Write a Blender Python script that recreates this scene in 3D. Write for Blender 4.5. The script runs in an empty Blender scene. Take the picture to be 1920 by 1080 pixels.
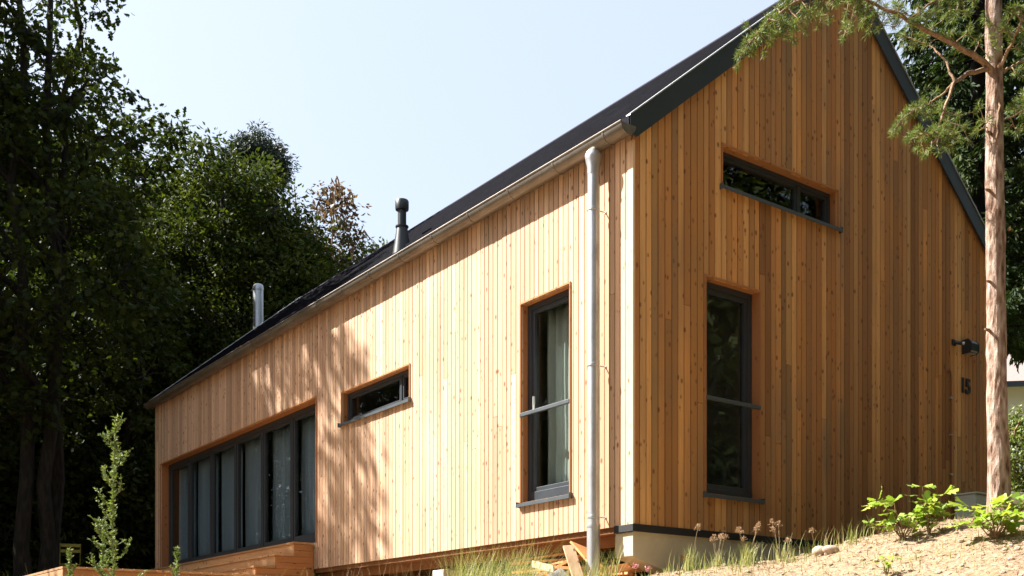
import bpy, math, random
import numpy as np
from mathutils import Vector, Matrix
R = math.radians
rng = np.random.default_rng(7)
random.seed(7)
C = bpy.context.scene.collection
S = bpy.context.scene

# ------------------------------------------------------------------ camera, sky, sun, exposure
F = 2005.0; HZ = 1221.0           # focal length and eye level of the photograph, in its pixels
cam_d = bpy.data.cameras.new('camera'); cam = bpy.data.objects.new('camera', cam_d); C.objects.link(cam)
cam_d.sensor_width = 36; cam_d.lens = F/1920*36; cam_d.shift_y = (HZ-540)/1920
cam_d.clip_start = .05; cam_d.clip_end = 2000
cam.location = (0, 0, 0); cam.rotation_euler = (R(90), 0, 0)
S.camera = cam
SUN_EL = 46.0; SUN_H = Vector((-.975, .222))
SUN = Vector((SUN_H.x*math.cos(R(SUN_EL)), SUN_H.y*math.cos(R(SUN_EL)), math.sin(R(SUN_EL)))).normalized()
w = bpy.data.worlds.new('World'); S.world = w; w.use_nodes = True
nt = w.node_tree; bg = nt.nodes['Background']
sky = nt.nodes.new('ShaderNodeTexSky'); sky.sky_type = 'NISHITA'; sky.sun_disc = False
sky.sun_elevation = R(SUN_EL); sky.sun_rotation = math.atan2(SUN_H.x, SUN_H.y)
sky.air_density = 1.0; sky.dust_density = 3.6; sky.ozone_density = 1.0
hz = nt.nodes.new('ShaderNodeMix'); hz.data_type = 'RGBA'; hz.inputs[0].default_value = .75     # thin high haze evens the sky out
hz.inputs[7].default_value = (2.0, 2.24, 2.60, 1); nt.links.new(sky.outputs[0], hz.inputs[6]); nt.links.new(hz.outputs[2], bg.inputs[0]); bg.inputs[1].default_value = .104
sl = bpy.data.lights.new('sun', 'SUN'); sl.energy = 5.0; sl.angle = R(.5); sl.color = (1, .965, .92)
so = bpy.data.objects.new('sun', sl); C.objects.link(so); so.rotation_euler = (-SUN).to_track_quat('-Z', 'Y').to_euler()
S.view_settings.view_transform = 'Standard'; S.view_settings.look = 'None'
S.view_settings.exposure = 1.9; S.view_settings.gamma = 1
S.render.resolution_x = 1024; S.render.resolution_y = 576

def W(px, py, Y):                 # point seen at a photograph pixel, at depth Y
    return Vector(((px-960)/F*Y, Y, (HZ-py)/F*Y))

# ------------------------------------------------------------------ mesh helpers
class MB:
    def __init__(s): s.v = []; s.f = []; s.t = []
    def add(s, vs, fs, t=0.0):
        n = len(s.v); s.v += [tuple(p) for p in vs]; s.f += [tuple(i+n for i in f) for f in fs]; s.t += [t]*len(fs); return s
    def box(s, a, b, t=0.0):
        x0, y0, z0 = (min(a[i], b[i]) for i in range(3)); x1, y1, z1 = (max(a[i], b[i]) for i in range(3))
        return s.add([(x0,y0,z0),(x1,y0,z0),(x1,y1,z0),(x0,y1,z0),(x0,y0,z1),(x1,y0,z1),(x1,y1,z1),(x0,y1,z1)],
            [(0,3,2,1),(4,5,6,7),(0,1,5,4),(1,2,6,5),(2,3,7,6),(3,0,4,7)], t)
    def prism(s, poly, axis, a, b, t=0.0):   # poly in the two other axes, extruded along axis from a to b
        def P(u, v, w_):
            return {'x': (w_, u, v), 'y': (u, w_, v), 'z': (u, v, w_)}[axis]
        n = len(poly)
        vs = [P(u, v, a) for u, v in poly] + [P(u, v, b) for u, v in poly]
        return s.add(vs, [tuple(range(n)), tuple(range(2*n-1, n-1, -1))] + [(i, (i+1) % n, n+(i+1) % n, n+i) for i in range(n)], t)
    def tube(s, pts, rad, n=8, t=0.0, cap=True, jit=0.0):
        pts = [Vector(p) for p in pts]
        if not isinstance(rad, (list, tuple)): rad = [rad]*len(pts)
        vs = []; up = Vector((.13, .31, .94)); a = None
        for i, p in enumerate(pts):
            d = (pts[min(i+1, len(pts)-1)]-pts[max(i-1, 0)])
            if d.length < 1e-9: d = Vector((0, 0, 1))
            d.normalize()
            if a is None:
                a = d.cross(up) if abs(d.dot(up)) < .95 else d.cross(Vector((1, 0, 0)))
            a = (a-d*a.dot(d)).normalized(); b = d.cross(a)
            for k in range(n):
                q = 2*math.pi*k/n; r = rad[i]*(1+(random.uniform(-jit, jit) if jit else 0))
                vs.append(p+a*(math.cos(q)*r)+b*(math.sin(q)*r))
        m = len(pts)
        fs = [(i*n+k, i*n+(k+1) % n, (i+1)*n+(k+1) % n, (i+1)*n+k) for i in range(m-1) for k in range(n)]
        if cap: fs += [tuple(range(n-1, -1, -1)), tuple((m-1)*n+k for k in range(n))]
        return s.add(vs, fs, t)
    def lathe(s, prof, c=(0, 0, 0), n=20, t=0.0):
        vs = [(c[0]+r*math.cos(2*math.pi*k/n), c[1]+r*math.sin(2*math.pi*k/n), c[2]+z) for r, z in prof for k in range(n)]
        m = len(prof)
        return s.add(vs, [(i*n+k, i*n+(k+1) % n, (i+1)*n+(k+1) % n, (i+1)*n+k) for i in range(m-1) for k in range(n)]
            + [tuple(range(n-1, -1, -1)), tuple((m-1)*n+k for k in range(n))], t)
    def xf(s, M):
        s.v = [tuple(M @ Vector(p)) for p in s.v]; return s
    def build(s, name, mat, parent=None, smooth=False, bevel=0):
        me = bpy.data.meshes.new(name); me.from_pydata(s.v, [], s.f); me.update()
        at = me.attributes.new('tint', 'FLOAT', 'FACE'); at.data.foreach_set('value', s.t)
        if smooth:
            me.polygons.foreach_set('use_smooth', [True]*len(s.f))
            try: me.set_sharp_from_angle(angle=R(40))
            except Exception: pass
        me.materials.append(mat)
        o = bpy.data.objects.new(name, me); C.objects.link(o)
        if parent: o.parent = parent
        if bevel:
            m = o.modifiers.new('bevel', 'BEVEL'); m.width = bevel; m.segments = 2; m.limit_method = 'ANGLE'
        return o

def np_mesh(name, V, nper, mat, parent=None, tint=None, faces=None):
    """V: (N*nper,3); one polygon per group of nper vertices, or given face index array (N,k)"""
    V = np.asarray(V, dtype=np.float32).reshape(-1, 3)
    me = bpy.data.meshes.new(name)
    if faces is None: faces = np.arange(len(V), dtype=np.int32).reshape(-1, nper)
    faces = np.asarray(faces, dtype=np.int32); nf, k = faces.shape
    me.vertices.add(len(V)); me.vertices.foreach_set('co', V.ravel())
    me.loops.add(nf*k); me.loops.foreach_set('vertex_index', faces.ravel())
    me.polygons.add(nf); me.polygons.foreach_set('loop_start', np.arange(nf, dtype=np.int32)*k)
    try: me.polygons.foreach_set('loop_total', np.full(nf, k, dtype=np.int32))
    except Exception: pass
    me.update(calc_edges=True)
    at = me.attributes.new('tint', 'FLOAT', 'FACE')
    at.data.foreach_set('value', (rng.random(nf) if tint is None else np.asarray(tint)).astype(np.float32))
    me.materials.append(mat)
    o = bpy.data.objects.new(name, me); C.objects.link(o)
    if parent: o.parent = parent
    return o

def tag(o, label=None, cat=None, group=None, kind=None):
    if label: o['label'] = label
    if cat: o['category'] = cat
    if group: o['group'] = group
    if kind: o['kind'] = kind
    return o
def empty(name, loc, label, cat, group=None, rz=0):
    o = bpy.data.objects.new(name, None); C.objects.link(o); o.empty_display_size = .3
    o.location = loc; o.rotation_euler = (0, 0, rz); return tag(o, label, cat, group)

# ------------------------------------------------------------------ materials
def mat(name):
    m = bpy.data.materials.new(name); m.use_nodes = True
    n = m.node_tree; return m, n, n.nodes['Principled BSDF']
def node(n, t, **k):
    x = n.nodes.new(t)
    for a, b in k.items():
        if a.startswith('i_'): x.inputs[int(a[2:])].default_value = b
        else: setattr(x, a, b)
    return x
def ramp(n, fac, stops):
    r = n.nodes.new('ShaderNodeValToRGB'); e = r.color_ramp.elements
    while len(e) < len(stops): e.new(.5)
    for i, (p, c) in enumerate(stops): e[i].position = p; e[i].color = (*c, 1) if len(c) == 3 else c
    n.links.new(fac, r.inputs[0]); return r.outputs[0]
def mixc(n, fac, a, b, mode='MIX'):
    m = n.nodes.new('ShaderNodeMix'); m.data_type = 'RGBA'; m.blend_type = mode
    for s_, v in ((0, fac), (6, a), (7, b)):
        if hasattr(v, 'is_linked') or hasattr(v, 'links'): n.links.new(v, m.inputs[s_])
        else: m.inputs[s_].default_value = v if s_ == 0 else (*v, 1)
    return m.outputs[2]
def math_(n, op, a, b=None, c=None):
    m = n.nodes.new('ShaderNodeMath'); m.operation = op
    for i, v in enumerate((a, b, c)):
        if v is None: continue
        if isinstance(v, (int, float)): m.inputs[i].default_value = v
        else: n.links.new(v, m.inputs[i])
    return m.outputs[0]
def coords(n, scale=(1, 1, 1)):
    tc = n.nodes.new('ShaderNodeTexCoord'); mp = n.nodes.new('ShaderNodeMapping')
    mp.inputs['Scale'].default_value = scale; n.links.new(tc.outputs['Object'], mp.inputs[0]); return mp.outputs[0]
def noise(n, vec, scale, detail=4, rough=.55, w_=None):
    x = n.nodes.new('ShaderNodeTexNoise')
    if w_ is not None: x.noise_dimensions = '4D'; n.links.new(w_, x.inputs['W'])
    n.links.new(vec, x.inputs['Vector']); x.inputs['Scale'].default_value = scale
    x.inputs['Detail'].default_value = detail; x.inputs['Roughness'].default_value = rough; return x.outputs[0]
def attr(n, name='tint'):
    a = n.nodes.new('ShaderNodeAttribute'); a.attribute_name = name; return a.outputs['Fac']
def bump(n, p, h, strength=.3, dist=.01):
    b = n.nodes.new('ShaderNodeBump'); b.inputs['Strength'].default_value = strength; b.inputs['Distance'].default_value = dist
    n.links.new(h, b.inputs['Height']); n.links.new(b.outputs[0], p.inputs['Normal'])

def wood_mat(name, cols, along='z', grey=.5, rough=.7, sat=1.0):
    """planed boards: one tint per board, grain drawn out along the board, knots, patchy greying"""
    m, n, p = mat(name)
    sc = {'z': (1, 1, .06), 'x': (.06, 1, 1), 'y': (1, .06, 1)}[along]
    t = attr(n); wv = math_(n, 'MULTIPLY', t, 57.0)
    v = coords(n, sc)
    g = noise(n, v, 55, 5, .6, wv); g2 = noise(n, v, 9, 3, .5, wv)
    base = ramp(n, t, cols)
    vv = math_(n, 'MULTIPLY_ADD', math_(n, 'FRACT', math_(n, 'MULTIPLY', t, 7.31)), .50, .76); vr = n.nodes.new('ShaderNodeCombineColor')
    for q_ in range(3): n.links.new(vv, vr.inputs[q_])
    base = mixc(n, 1.0, base, vr.outputs[0], 'MULTIPLY')
    c = mixc(n, math_(n, 'MULTIPLY', math_(n, 'SUBTRACT', g, .40), 1.1), base, tuple(x*.55 for x in cols[len(cols)//2][1]))
    c = mixc(n, math_(n, 'MULTIPLY', math_(n, 'SUBTRACT', g2, .45), 1.7), c, (.30, .145, .065))
    # knots
    sk = {'z': (1, 1, .62), 'x': (.62, 1, 1), 'y': (1, .62, 1)}[along]
    vo = n.nodes.new('ShaderNodeTexVoronoi'); vo.voronoi_dimensions = '4D'; n.links.new(coords(n, sk), vo.inputs['Vector'])
    n.links.new(wv, vo.inputs['W']); vo.inputs['Scale'].default_value = 17
    kn = ramp(n, vo.outputs['Distance'], [(0, (1, 1, 1)), (.2, (.85, .85, .85)), (.33, (0, 0, 0))])
    rk = n.nodes.new('ShaderNodeSeparateColor'); n.links.new(vo.outputs['Color'], rk.inputs[0])
    c = mixc(n, math_(n, 'MULTIPLY', kn, ramp(n, rk.outputs[0], [(.04, (0, 0, 0)), (.16, (.95, .95, .95))])), c, (.155, .058, .021))
    # weathering: big soft patches, stronger on some boards
    wn = noise(n, coords(n, (1, 1, .45)), 1.1, 3, .6)
    wf = math_(n, 'MULTIPLY', math_(n, 'MULTIPLY', ramp(n, wn, [(.42, (0, 0, 0)), (.68, (1, 1, 1))]), math_(n, 'FRACT', math_(n, 'MULTIPLY', t, 13.7))), grey)
    c = mixc(n, wf, c, (.20, .145, .085))
    n.links.new(c, p.inputs['Base Color']); p.inputs['Roughness'].default_value = rough
    p.inputs['Specular IOR Level'].default_value = .25
    bump(n, p, g, .35, .004)
    return m
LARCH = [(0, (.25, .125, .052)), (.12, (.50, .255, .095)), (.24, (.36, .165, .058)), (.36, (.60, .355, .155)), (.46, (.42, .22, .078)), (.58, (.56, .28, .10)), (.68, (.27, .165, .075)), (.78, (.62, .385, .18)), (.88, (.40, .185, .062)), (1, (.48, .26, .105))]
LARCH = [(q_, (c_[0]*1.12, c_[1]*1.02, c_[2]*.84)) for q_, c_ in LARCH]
SUNLIT_BLEACHED = [(q_, tuple(a_*.46+b_*.46 for a_, b_ in zip(c_, (.77, .59, .445)))) for q_, c_ in LARCH]
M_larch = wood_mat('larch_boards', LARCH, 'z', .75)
M_larch_long = wood_mat('sunlit_bleached_larch_boards', SUNLIT_BLEACHED, 'z', .35)   # same larch made paler: sunlit brightness painted in, on top of some bleaching
M_larch_x = wood_mat('larch_horizontal', [(0, (.50, .21, .07)), (.5, (.56, .25, .085)), (1, (.46, .18, .06))], 'x', .2)
M_larch_y = wood_mat('larch_lengthwise', [(0, (.50, .27, .12)), (.5, (.58, .33, .15)), (1, (.44, .24, .11))], 'y', .3)
M_reveal = wood_mat('reveal_wood', [(0, (.34, .14, .045)), (.5, (.38, .16, .055)), (1, (.30, .12, .04))], 'z', .1)
M_beam2 = wood_mat('pale_sawn_wood', [(0, (.50, .34, .20)), (1, (.58, .42, .26))], 'z', .2)
M_beam = wood_mat('beam_wood', [(0, (.17, .07, .022)), (1, (.24, .10, .03))], 'y', .2)

def plain(name, col, rough=.5, metal=0, var=.15, scale=6, b=0, spec=.5):
    m, n, p = mat(name)
    g = noise(n, coords(n), scale, 5, .6)
    c = mixc(n, g, tuple(x*(1-var) for x in col), tuple(min(1, x*(1+var)) for x in col))
    n.links.new(c, p.inputs['Base Color']); p.inputs['Metallic'].default_value = metal
    p.inputs['Specular IOR Level'].default_value = spec
    rr = n.nodes.new('ShaderNodeMapRange'); n.links.new(g, rr.inputs[0]); rr.inputs[3].default_value = rough*.8; rr.inputs[4].default_value = min(1, rough*1.25)
    n.links.new(rr.outputs[0], p.inputs['Roughness'])
    if b: bump(n, p, noise(n, coords(n), scale*8, 4), b, .01)
    return m
M_frame = plain('grey_aluminium_frame', (.030, .036, .042), .38, 0, .1)
M_sill = plain('grey_sill_metal', (.075, .088, .094), .4, .2, .1)
M_fascia = plain('anthracite_sheet', (.020, .027, .031), .42, 0, .15, 3)
M_roof = plain('anthracite_roof_tiles', (.020, .020, .027), .95, 0, .35, 5, .3, .04)
M_black = plain('black_vent_plastic', (.018, .021, .021), .35, 0, .2)
M_membrane = plain('black_membrane', (.012, .011, .010), .6)
M_dark = plain('dark_backing', (.015, .010, .007), .9)
M_plaster = plain('interior_plaster', (.45, .43, .40), .9)
M_conc = plain('concrete', (.50, .43, .30), .85, 0, .18, 5, .4, .2)
M_pier = plain('pier_concrete', (.55, .52, .46), .85, 0, .15, 7, .4, .2)
M_cab = plain('grey_green_cabinet', (.60, .64, .50), .5, 0, .06)
M_yellow = plain('yellow_chair_paint', (.34, .30, .06), .5)
M_render = plain('white_render', (.66, .64, .56), .9, 0, .06, 3)
M_stone = plain('field_stone', (.42, .32, .23), .75, 0, .3, 18, .5, .3)
M_sack = plain('grey_sacking', (.15, .14, .13), .8, 0, .2, 14, .5, .2)
M_number = plain('black_number', (.012, .012, .012), .4)
M_clip = plain('steel_clip', (.55, .55, .52), .35, .8)
M_cable = plain('brown_conduit', (.20, .085, .03), .6)

n_ = M_roof.node_tree; p_ = n_.nodes['Principled BSDF']; sx_ = n_.nodes.new('ShaderNodeSeparateXYZ'); n_.links.new(coords(n_), sx_.inputs[0])
fr_ = math_(n_, 'FRACT', math_(n_, 'MULTIPLY', math_(n_, 'ADD', sx_.outputs[0], .09), 1/.12115)); old_ = p_.inputs['Base Color'].links[0].from_socket
n_.links.new(mixc(n_, ramp(n_, fr_, [(0, (1, 1, 1)), (.28, (.9, .9, .9)), (.45, (0, 0, 0))]), mixc(n_, 1.0, old_, (1.9, 1.7, 1.75), 'MULTIPLY'), (.006, .006, .009)), p_.inputs['Base Color'])   # folded ribs along the eave
def zinc():
    m, n, p = mat('zinc')
    g = noise(n, coords(n, (1, 1, .4)), 9, 6, .65)
    n.links.new(ramp(n, g, [(.3, (.34, .34, .33)), (.5, (.50, .51, .51)), (.7, (.62, .63, .63))]), p.inputs['Base Color'])
    p.inputs['Metallic'].default_value = .75
    n.links.new(ramp(n, g, [(.3, (.5, .5, .5)), (.7, (.36, .36, .36))]), p.inputs['Roughness'])
    return m
M_zinc = zinc()
def oldzinc():
    m, n, p = mat('patinated_zinc')
    g = noise(n, coords(n, (1, .3, 1)), 7, 6, .7)
    n.links.new(ramp(n, g, [(.3, (.15, .13, .105)), (.55, (.23, .20, .165)), (.75, (.33, .31, .27))]), p.inputs['Base Color'])
    p.inputs['Metallic'].default_value = .7; p.inputs['Roughness'].default_value = .42
    return m
M_gutter = oldzinc()
m, n, p = mat('steel_flue'); p.inputs['Base Color'].default_value = (.42, .44, .45, 1); p.inputs['Metallic'].default_value = 1
n.links.new(ramp(n, noise(n, coords(n, (1, 1, .2)), 14), [(.3, (.38, .38, .38)), (.7, (.5, .5, .5))]), p.inputs['Roughness']); M_flue = m

def glass(name, tint):
    m, n, p = mat(name); n.nodes.remove(p); out = n.nodes['Material Output']
    tr = node(n, 'ShaderNodeBsdfTransparent'); tr.inputs[0].default_value = (*tint, 1)
    gl = node(n, 'ShaderNodeBsdfGlossy'); gl.inputs['Roughness'].default_value = .015; gl.inputs[0].default_value = (.9, .96, 1, 1)
    fr = node(n, 'ShaderNodeFresnel'); fr.inputs[0].default_value = 1.6; ge = node(n, 'ShaderNodeNewGeometry'); fm = math_(n, 'MULTIPLY', fr.outputs[0], math_(n, 'SUBTRACT', 1.0, ge.outputs['Backfacing']))
    gn = noise(n, coords(n), 1.2, 2); b = n.nodes.new('ShaderNodeBump'); b.inputs['Strength'].default_value = .06; b.inputs['Distance'].default_value = .03
    n.links.new(gn, b.inputs['Height']); n.links.new(b.outputs[0], gl.inputs['Normal'])
    mx = node(n, 'ShaderNodeMixShader'); n.links.new(fm, mx.inputs[0]); n.links.new(tr.outputs[0], mx.inputs[1]); n.links.new(gl.outputs[0], mx.inputs[2])
    n.links.new(mx.outputs[0], out.inputs[0]); return m
M_glass = glass('window_glass', (.80, .83, .80))

def cloth_mat(name, col):
    m, n, p = mat(name); out = n.nodes['Material Output']
    p.inputs['Base Color'].default_value = (*col, 1); p.inputs['Roughness'].default_value = .9
    tl = node(n, 'ShaderNodeBsdfTranslucent'); tl.inputs[0].default_value = (*col, 1)
    mx = node(n, 'ShaderNodeMixShader'); mx.inputs[0].default_value = .35
    n.links.new(p.outputs[0], mx.inputs[1]); n.links.new(tl.outputs[0], mx.inputs[2]); n.links.new(mx.outputs[0], out.inputs[0]); return m
M_curtain = cloth_mat('white_curtain', (.72, .76, .76))
M_curtain_blue = cloth_mat('pale_blue_curtain', (.46, .57, .72))

def leaf_mat(name, stops, trans=.35, tcol=None, rough=.5, spec=.35):
    m, n, p = mat(name); out = n.nodes['Material Output']
    c = ramp(n, attr(n), stops)
    n.links.new(c, p.inputs['Base Color']); p.inputs['Roughness'].default_value = rough; p.inputs['Specular IOR Level'].default_value = spec
    tl = node(n, 'ShaderNodeBsdfTranslucent'); n.links.new(mixc(n, 1.0, c, tcol or (1.0, 1.0, .45), 'MULTIPLY'), tl.inputs[0])
    mx = node(n, 'ShaderNodeMixShader'); mx.inputs[0].default_value = trans
    n.links.new(p.outputs[0], mx.inputs[1]); n.links.new(tl.outputs[0], mx.inputs[2]); n.links.new(mx.outputs[0], out.inputs[0]); return m
M_oak = leaf_mat('oak_leaves', [(0, (.018, .028, .007)), (.6, (.034, .050, .010)), (1, (.080, .100, .018))], .36, None, .6, .12)
M_oak2 = leaf_mat('green_leaves', [(0, (.026, .040, .009)), (.6, (.042, .060, .011)), (1, (.12, .14, .022))], .38, None, .6, .12)
M_pine_far = leaf_mat('blue_green_needles', [(0, (.020, .035, .022)), (1, (.045, .065, .040))], .15)
M_rust = leaf_mat('rusty_leaves', [(0, (.09, .052, .028)), (.5, (.14, .085, .042)), (.75, (.09, .10, .035)), (1, (.19, .13, .065))], .4, (1, .9, .6))
M_light = leaf_mat('light_leaves', [(0, (.06, .085, .022)), (1, (.14, .17, .05))], .4)
M_spruce = leaf_mat('spruce_needles', [(0, (.014, .028, .008)), (.6, (.030, .052, .012)), (1, (.070, .085, .014))], .25, None, .6, .12)
M_needle = leaf_mat('pine_needles', [(0, (.07, .115, .03)), (.5, (.13, .185, .045)), (1, (.24, .27, .075))], .35)
M_weed = leaf_mat('weed_leaves', [(0, (.10, .16, .045)), (.6, (.17, .24, .07)), (1, (.30, .32, .16))], .3)
M_sap = leaf_mat('sapling_leaves', [(0, (.17, .28, .035)), (.6, (.27, .38, .05)), (1, (.42, .46, .09))], .4)
M_grass = leaf_mat('meadow_grass', [(0, (.16, .22, .06)), (.45, (.30, .34, .11)), (1, (.58, .50, .28))], .35, (1, 1, .6))
M_dry = leaf_mat('dry_grass', [(0, (.34, .25, .13)), (.6, (.48, .36, .20)), (1, (.60, .48, .30))], .3, (1, .95, .7))
M_seed = leaf_mat('seed_heads', [(0, (.30, .17, .10)), (.6, (.40, .26, .15)), (1, (.5, .38, .24))], .3, (1, .9, .7))
M_pink = leaf_mat('pink_flowers', [(0, (.45, .18, .22)), (1, (.62, .35, .34))], .3, (1, .8, .8))
M_bush = leaf_mat('bush_leaves', [(0, (.07, .11, .02)), (.6, (.13, .17, .03)), (1, (.26, .27, .06))], .3)
M_litter = leaf_mat('needle_litter', [(0, (.16, .085, .04)), (.6, (.28, .17, .085)), (1, (.42, .30, .17))], .1, (1, .9, .7))

def bark_mat(name, a, b, c, sc=9, stretch=.25, dist=.02, st=.8, pos=(.45, .75, 1)):
    m, n, p = mat(name)
    v = coords(n, (1, 1, stretch)); g = noise(n, v, sc, 7, .7)
    vo = n.nodes.new('ShaderNodeTexVoronoi'); n.links.new(v, vo.inputs['Vector']); vo.inputs['Scale'].default_value = sc*2.2
    g2 = math_(n, 'MULTIPLY_ADD', vo.outputs['Distance'], .35, math_(n, 'ADD', g, .12))
    n.links.new(ramp(n, g2, [(pos[0], a), (pos[1], b), (pos[2], c)]), p.inputs['Base Color']); p.inputs['Roughness'].default_value = .9
    p.inputs['Specular IOR Level'].default_value = .15
    bump(n, p, g2, st, dist); return m
M_bark = bark_mat('dark_bark', (.007, .007, .005), (.016, .014, .010), (.03, .026, .019))
M_pinebark = bark_mat('pine_bark', (.09, .052, .036), (.27, .17, .12), (.46, .36, .29), 14, .3, .04, 1, (.60, .74, .95))
M_twig = bark_mat('pine_twig', (.13, .075, .04), (.24, .15, .09), (.36, .25, .16), 20)
M_stem = plain('green_stem', (.15, .19, .06), .7, 0, .2)

def soil():
    m, n, p = mat('sandy_soil')
    v = coords(n); g = noise(n, v, 1.7, 6, .6); f = noise(n, v, 22, 8, .75); f2 = noise(n, v, 90, 4, .7)
    c = ramp(n, f, [(.32, (.13, .08, .045)), (.47, (.33, .235, .15)), (.7, (.47, .36, .25))])
    c = mixc(n, math_(n, 'MULTIPLY', ramp(n, f2, [(.5, (0, 0, 0)), (.68, (1, 1, 1))]), .6), c, (.20, .12, .065))
    c = mixc(n, ramp(n, g, [(.50, (0, 0, 0)), (.66, (.5, .5, .5))]), c, (.24, .20, .09))
    # the ground turns to rough grass and leaf mould under the trees
    sp = n.nodes.new('ShaderNodeSeparateXYZ'); n.links.new(v, sp.inputs[0])
    far = n.nodes.new('ShaderNodeMapRange'); n.links.new(sp.outputs[1], far.inputs[0]); far.inputs[1].default_value = 14; far.inputs[2].default_value = 18
    c = mixc(n, math_(n, 'MULTIPLY', far.outputs[0], .85), c, (.09, .10, .035))
    n.links.new(c, p.inputs['Base Color']); p.inputs['Roughness'].default_value = .95; p.inputs['Specular IOR Level'].default_value = .1
    bump(n, p, math_(n, 'ADD', f, math_(n, 'MULTIPLY', f2, .4)), .9, .03); return m
M_soil = soil()

# ------------------------------------------------------------------ terrain (one sheet)
def PZ(px, py, Y): q = W(px, py, Y); return (q.x, q.y, q.z)
ctrl = [(0,0,-1.6),(-3,2.5,-1.3),(3,2.5,-1.0),(0,-6,-1.9),(-6,-4,-1.9),(6,-4,-1.3),(0,5,-.75),(-3,6.5,-.6),(-6,7,-.4),
    (1,7.2,-.05),(2.2,6.6,.12),(-1,8.5,.05),(-3,10,.2),(.5,9.4,.36),(-.7,10.8,.42),(-2.2,13,.5),(-3.6,12.5,.45),(-5.5,11.5,.4),(-6.5,15,.7),(-9,18,.9),
    (-3,16.5,.7),(1.5,11.5,.5),(0,14,.6),(3,14,.8),(-2,20,.9),
    (1.5,10,.62),(2.7,10.9,.72),(3.9,11.8,.95),(5.1,12.7,1.2),(6,13.5,1.35),
    PZ(1225,1080,9.1),PZ(1270,1071,9.2),PZ(1420,1057,9.1),PZ(1520,1041,9.0),PZ(1600,1021,8.8),PZ(1700,992,8.7),PZ(1790,980,8.6),PZ(1872,972,8.4),PZ(1990,962,8.4),
    PZ(1600,1080,7.8),PZ(1450,1082,8.4),PZ(1872,1080,6.7),PZ(1750,1080,7.2),(5.5,6.5,.75),(7,9.5,1.45),
    (7,13,1.6),(8.5,16,2.2),(10,20,2.9),(13,27,4.0),(18,34,5.0),(14,12,2.2),(14,4,1.6),(-14,10,.3),(-14,24,1.1),(-6,28,1.2),(4,28,2.2)]
for a in range(0, 360, 30):
    for r_ in (55, 120, 260):
        ctrl.append((r_*math.cos(R(a)), 15+r_*math.sin(R(a)), 2.0+(4.5 if r_ < 100 else 7)*math.cos(R(a-30))*min(1, r_/55)))
ctrl = np.array(ctrl, dtype=float)
def tps(d): return np.where(d > 1e-9, d*d*np.log(d+1e-12), 0)
_d = np.linalg.norm(ctrl[:, None, :2]-ctrl[None, :, :2], axis=2)
_n = len(ctrl); _A = np.zeros((_n+3, _n+3)); _A[:_n, :_n] = tps(_d)+np.eye(_n)*.02; _A[:_n, _n] = 1; _A[:_n, _n+1:] = ctrl[:, :2]; _A[_n:, :_n] = _A[:_n, _n:].T
_w = np.linalg.solve(_A, np.concatenate([ctrl[:, 2], np.zeros(3)]))
def ground(x, y):
    x = np.atleast_1d(np.asarray(x, float)); y = np.atleast_1d(np.asarray(y, float))
    d = np.sqrt((x[:, None]-ctrl[None, :, 0])**2+(y[:, None]-ctrl[None, :, 1])**2)
    z = tps(d) @ _w[:_n] + _w[_n] + _w[_n+1]*x + _w[_n+2]*y
    return z+.018*np.sin(x*5.1+y*2.3)*np.cos(y*4.3-x*1.7)+.010*np.sin(x*13+1)*np.sin(y*11.7)
def gz(x, y): return float(ground(x, y)[0])
def spaced(a, b, step, far):
    core = list(np.arange(a, b, step)); out = []; q = b; s_ = step
    while q < far: out.append(q); s_ *= 1.22; q += s_
    lo = []; q = a; s_ = step
    while q > -far: s_ *= 1.22; q -= s_; lo.append(q)
    return np.array(lo[::-1]+core+out+[far])
gx = spaced(-7, 7, .11, 300); gy = spaced(3, 14, .11, 300)
GX, GY = np.meshgrid(gx, gy); gzv = np.concatenate([ground(a, b) for a, b in zip(np.array_split(GX.ravel(), 30), np.array_split(GY.ravel(), 30))])
jj, ii = np.meshgrid(np.arange(len(gx)-1), np.arange(len(gy)-1)); b0 = (ii*len(gx)+jj).ravel()
fc = np.stack([b0, b0+1, b0+1+len(gx), b0+len(gx)], 1)
g_o = np_mesh('ground', np.stack([GX.ravel(), GY.ravel(), gzv], 1), 4, M_soil, faces=fc)
g_o.data.polygons.foreach_set('use_smooth', [True]*len(fc)); tag(g_o, kind='structure')

# ------------------------------------------------------------------ the wooden house (local x along the gable, y along the long wall)
HX, HY, HB = 1.1016, 9.73, 1.155
HR = math.atan2(.5905, .807)
WID, LEN, SL, ZE = 6.12, 13.54, .83, 3.72       # roof top at x=0 is ZE, ridge at WID/2
RZ = ZE+SL*WID/2
house = empty('wooden_house', (HX, HY, HB), 'larch clad gable house with anthracite roof and number 15 on its wall', 'house', rz=HR)
HM = Matrix.Translation((HX, HY, HB)) @ Matrix.Rotation(HR, 4, 'Z')
def HP(x, y, z): return HM @ Vector((x, y, z))
def roofz(x): return ZE+SL*min(x, WID-x)

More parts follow.
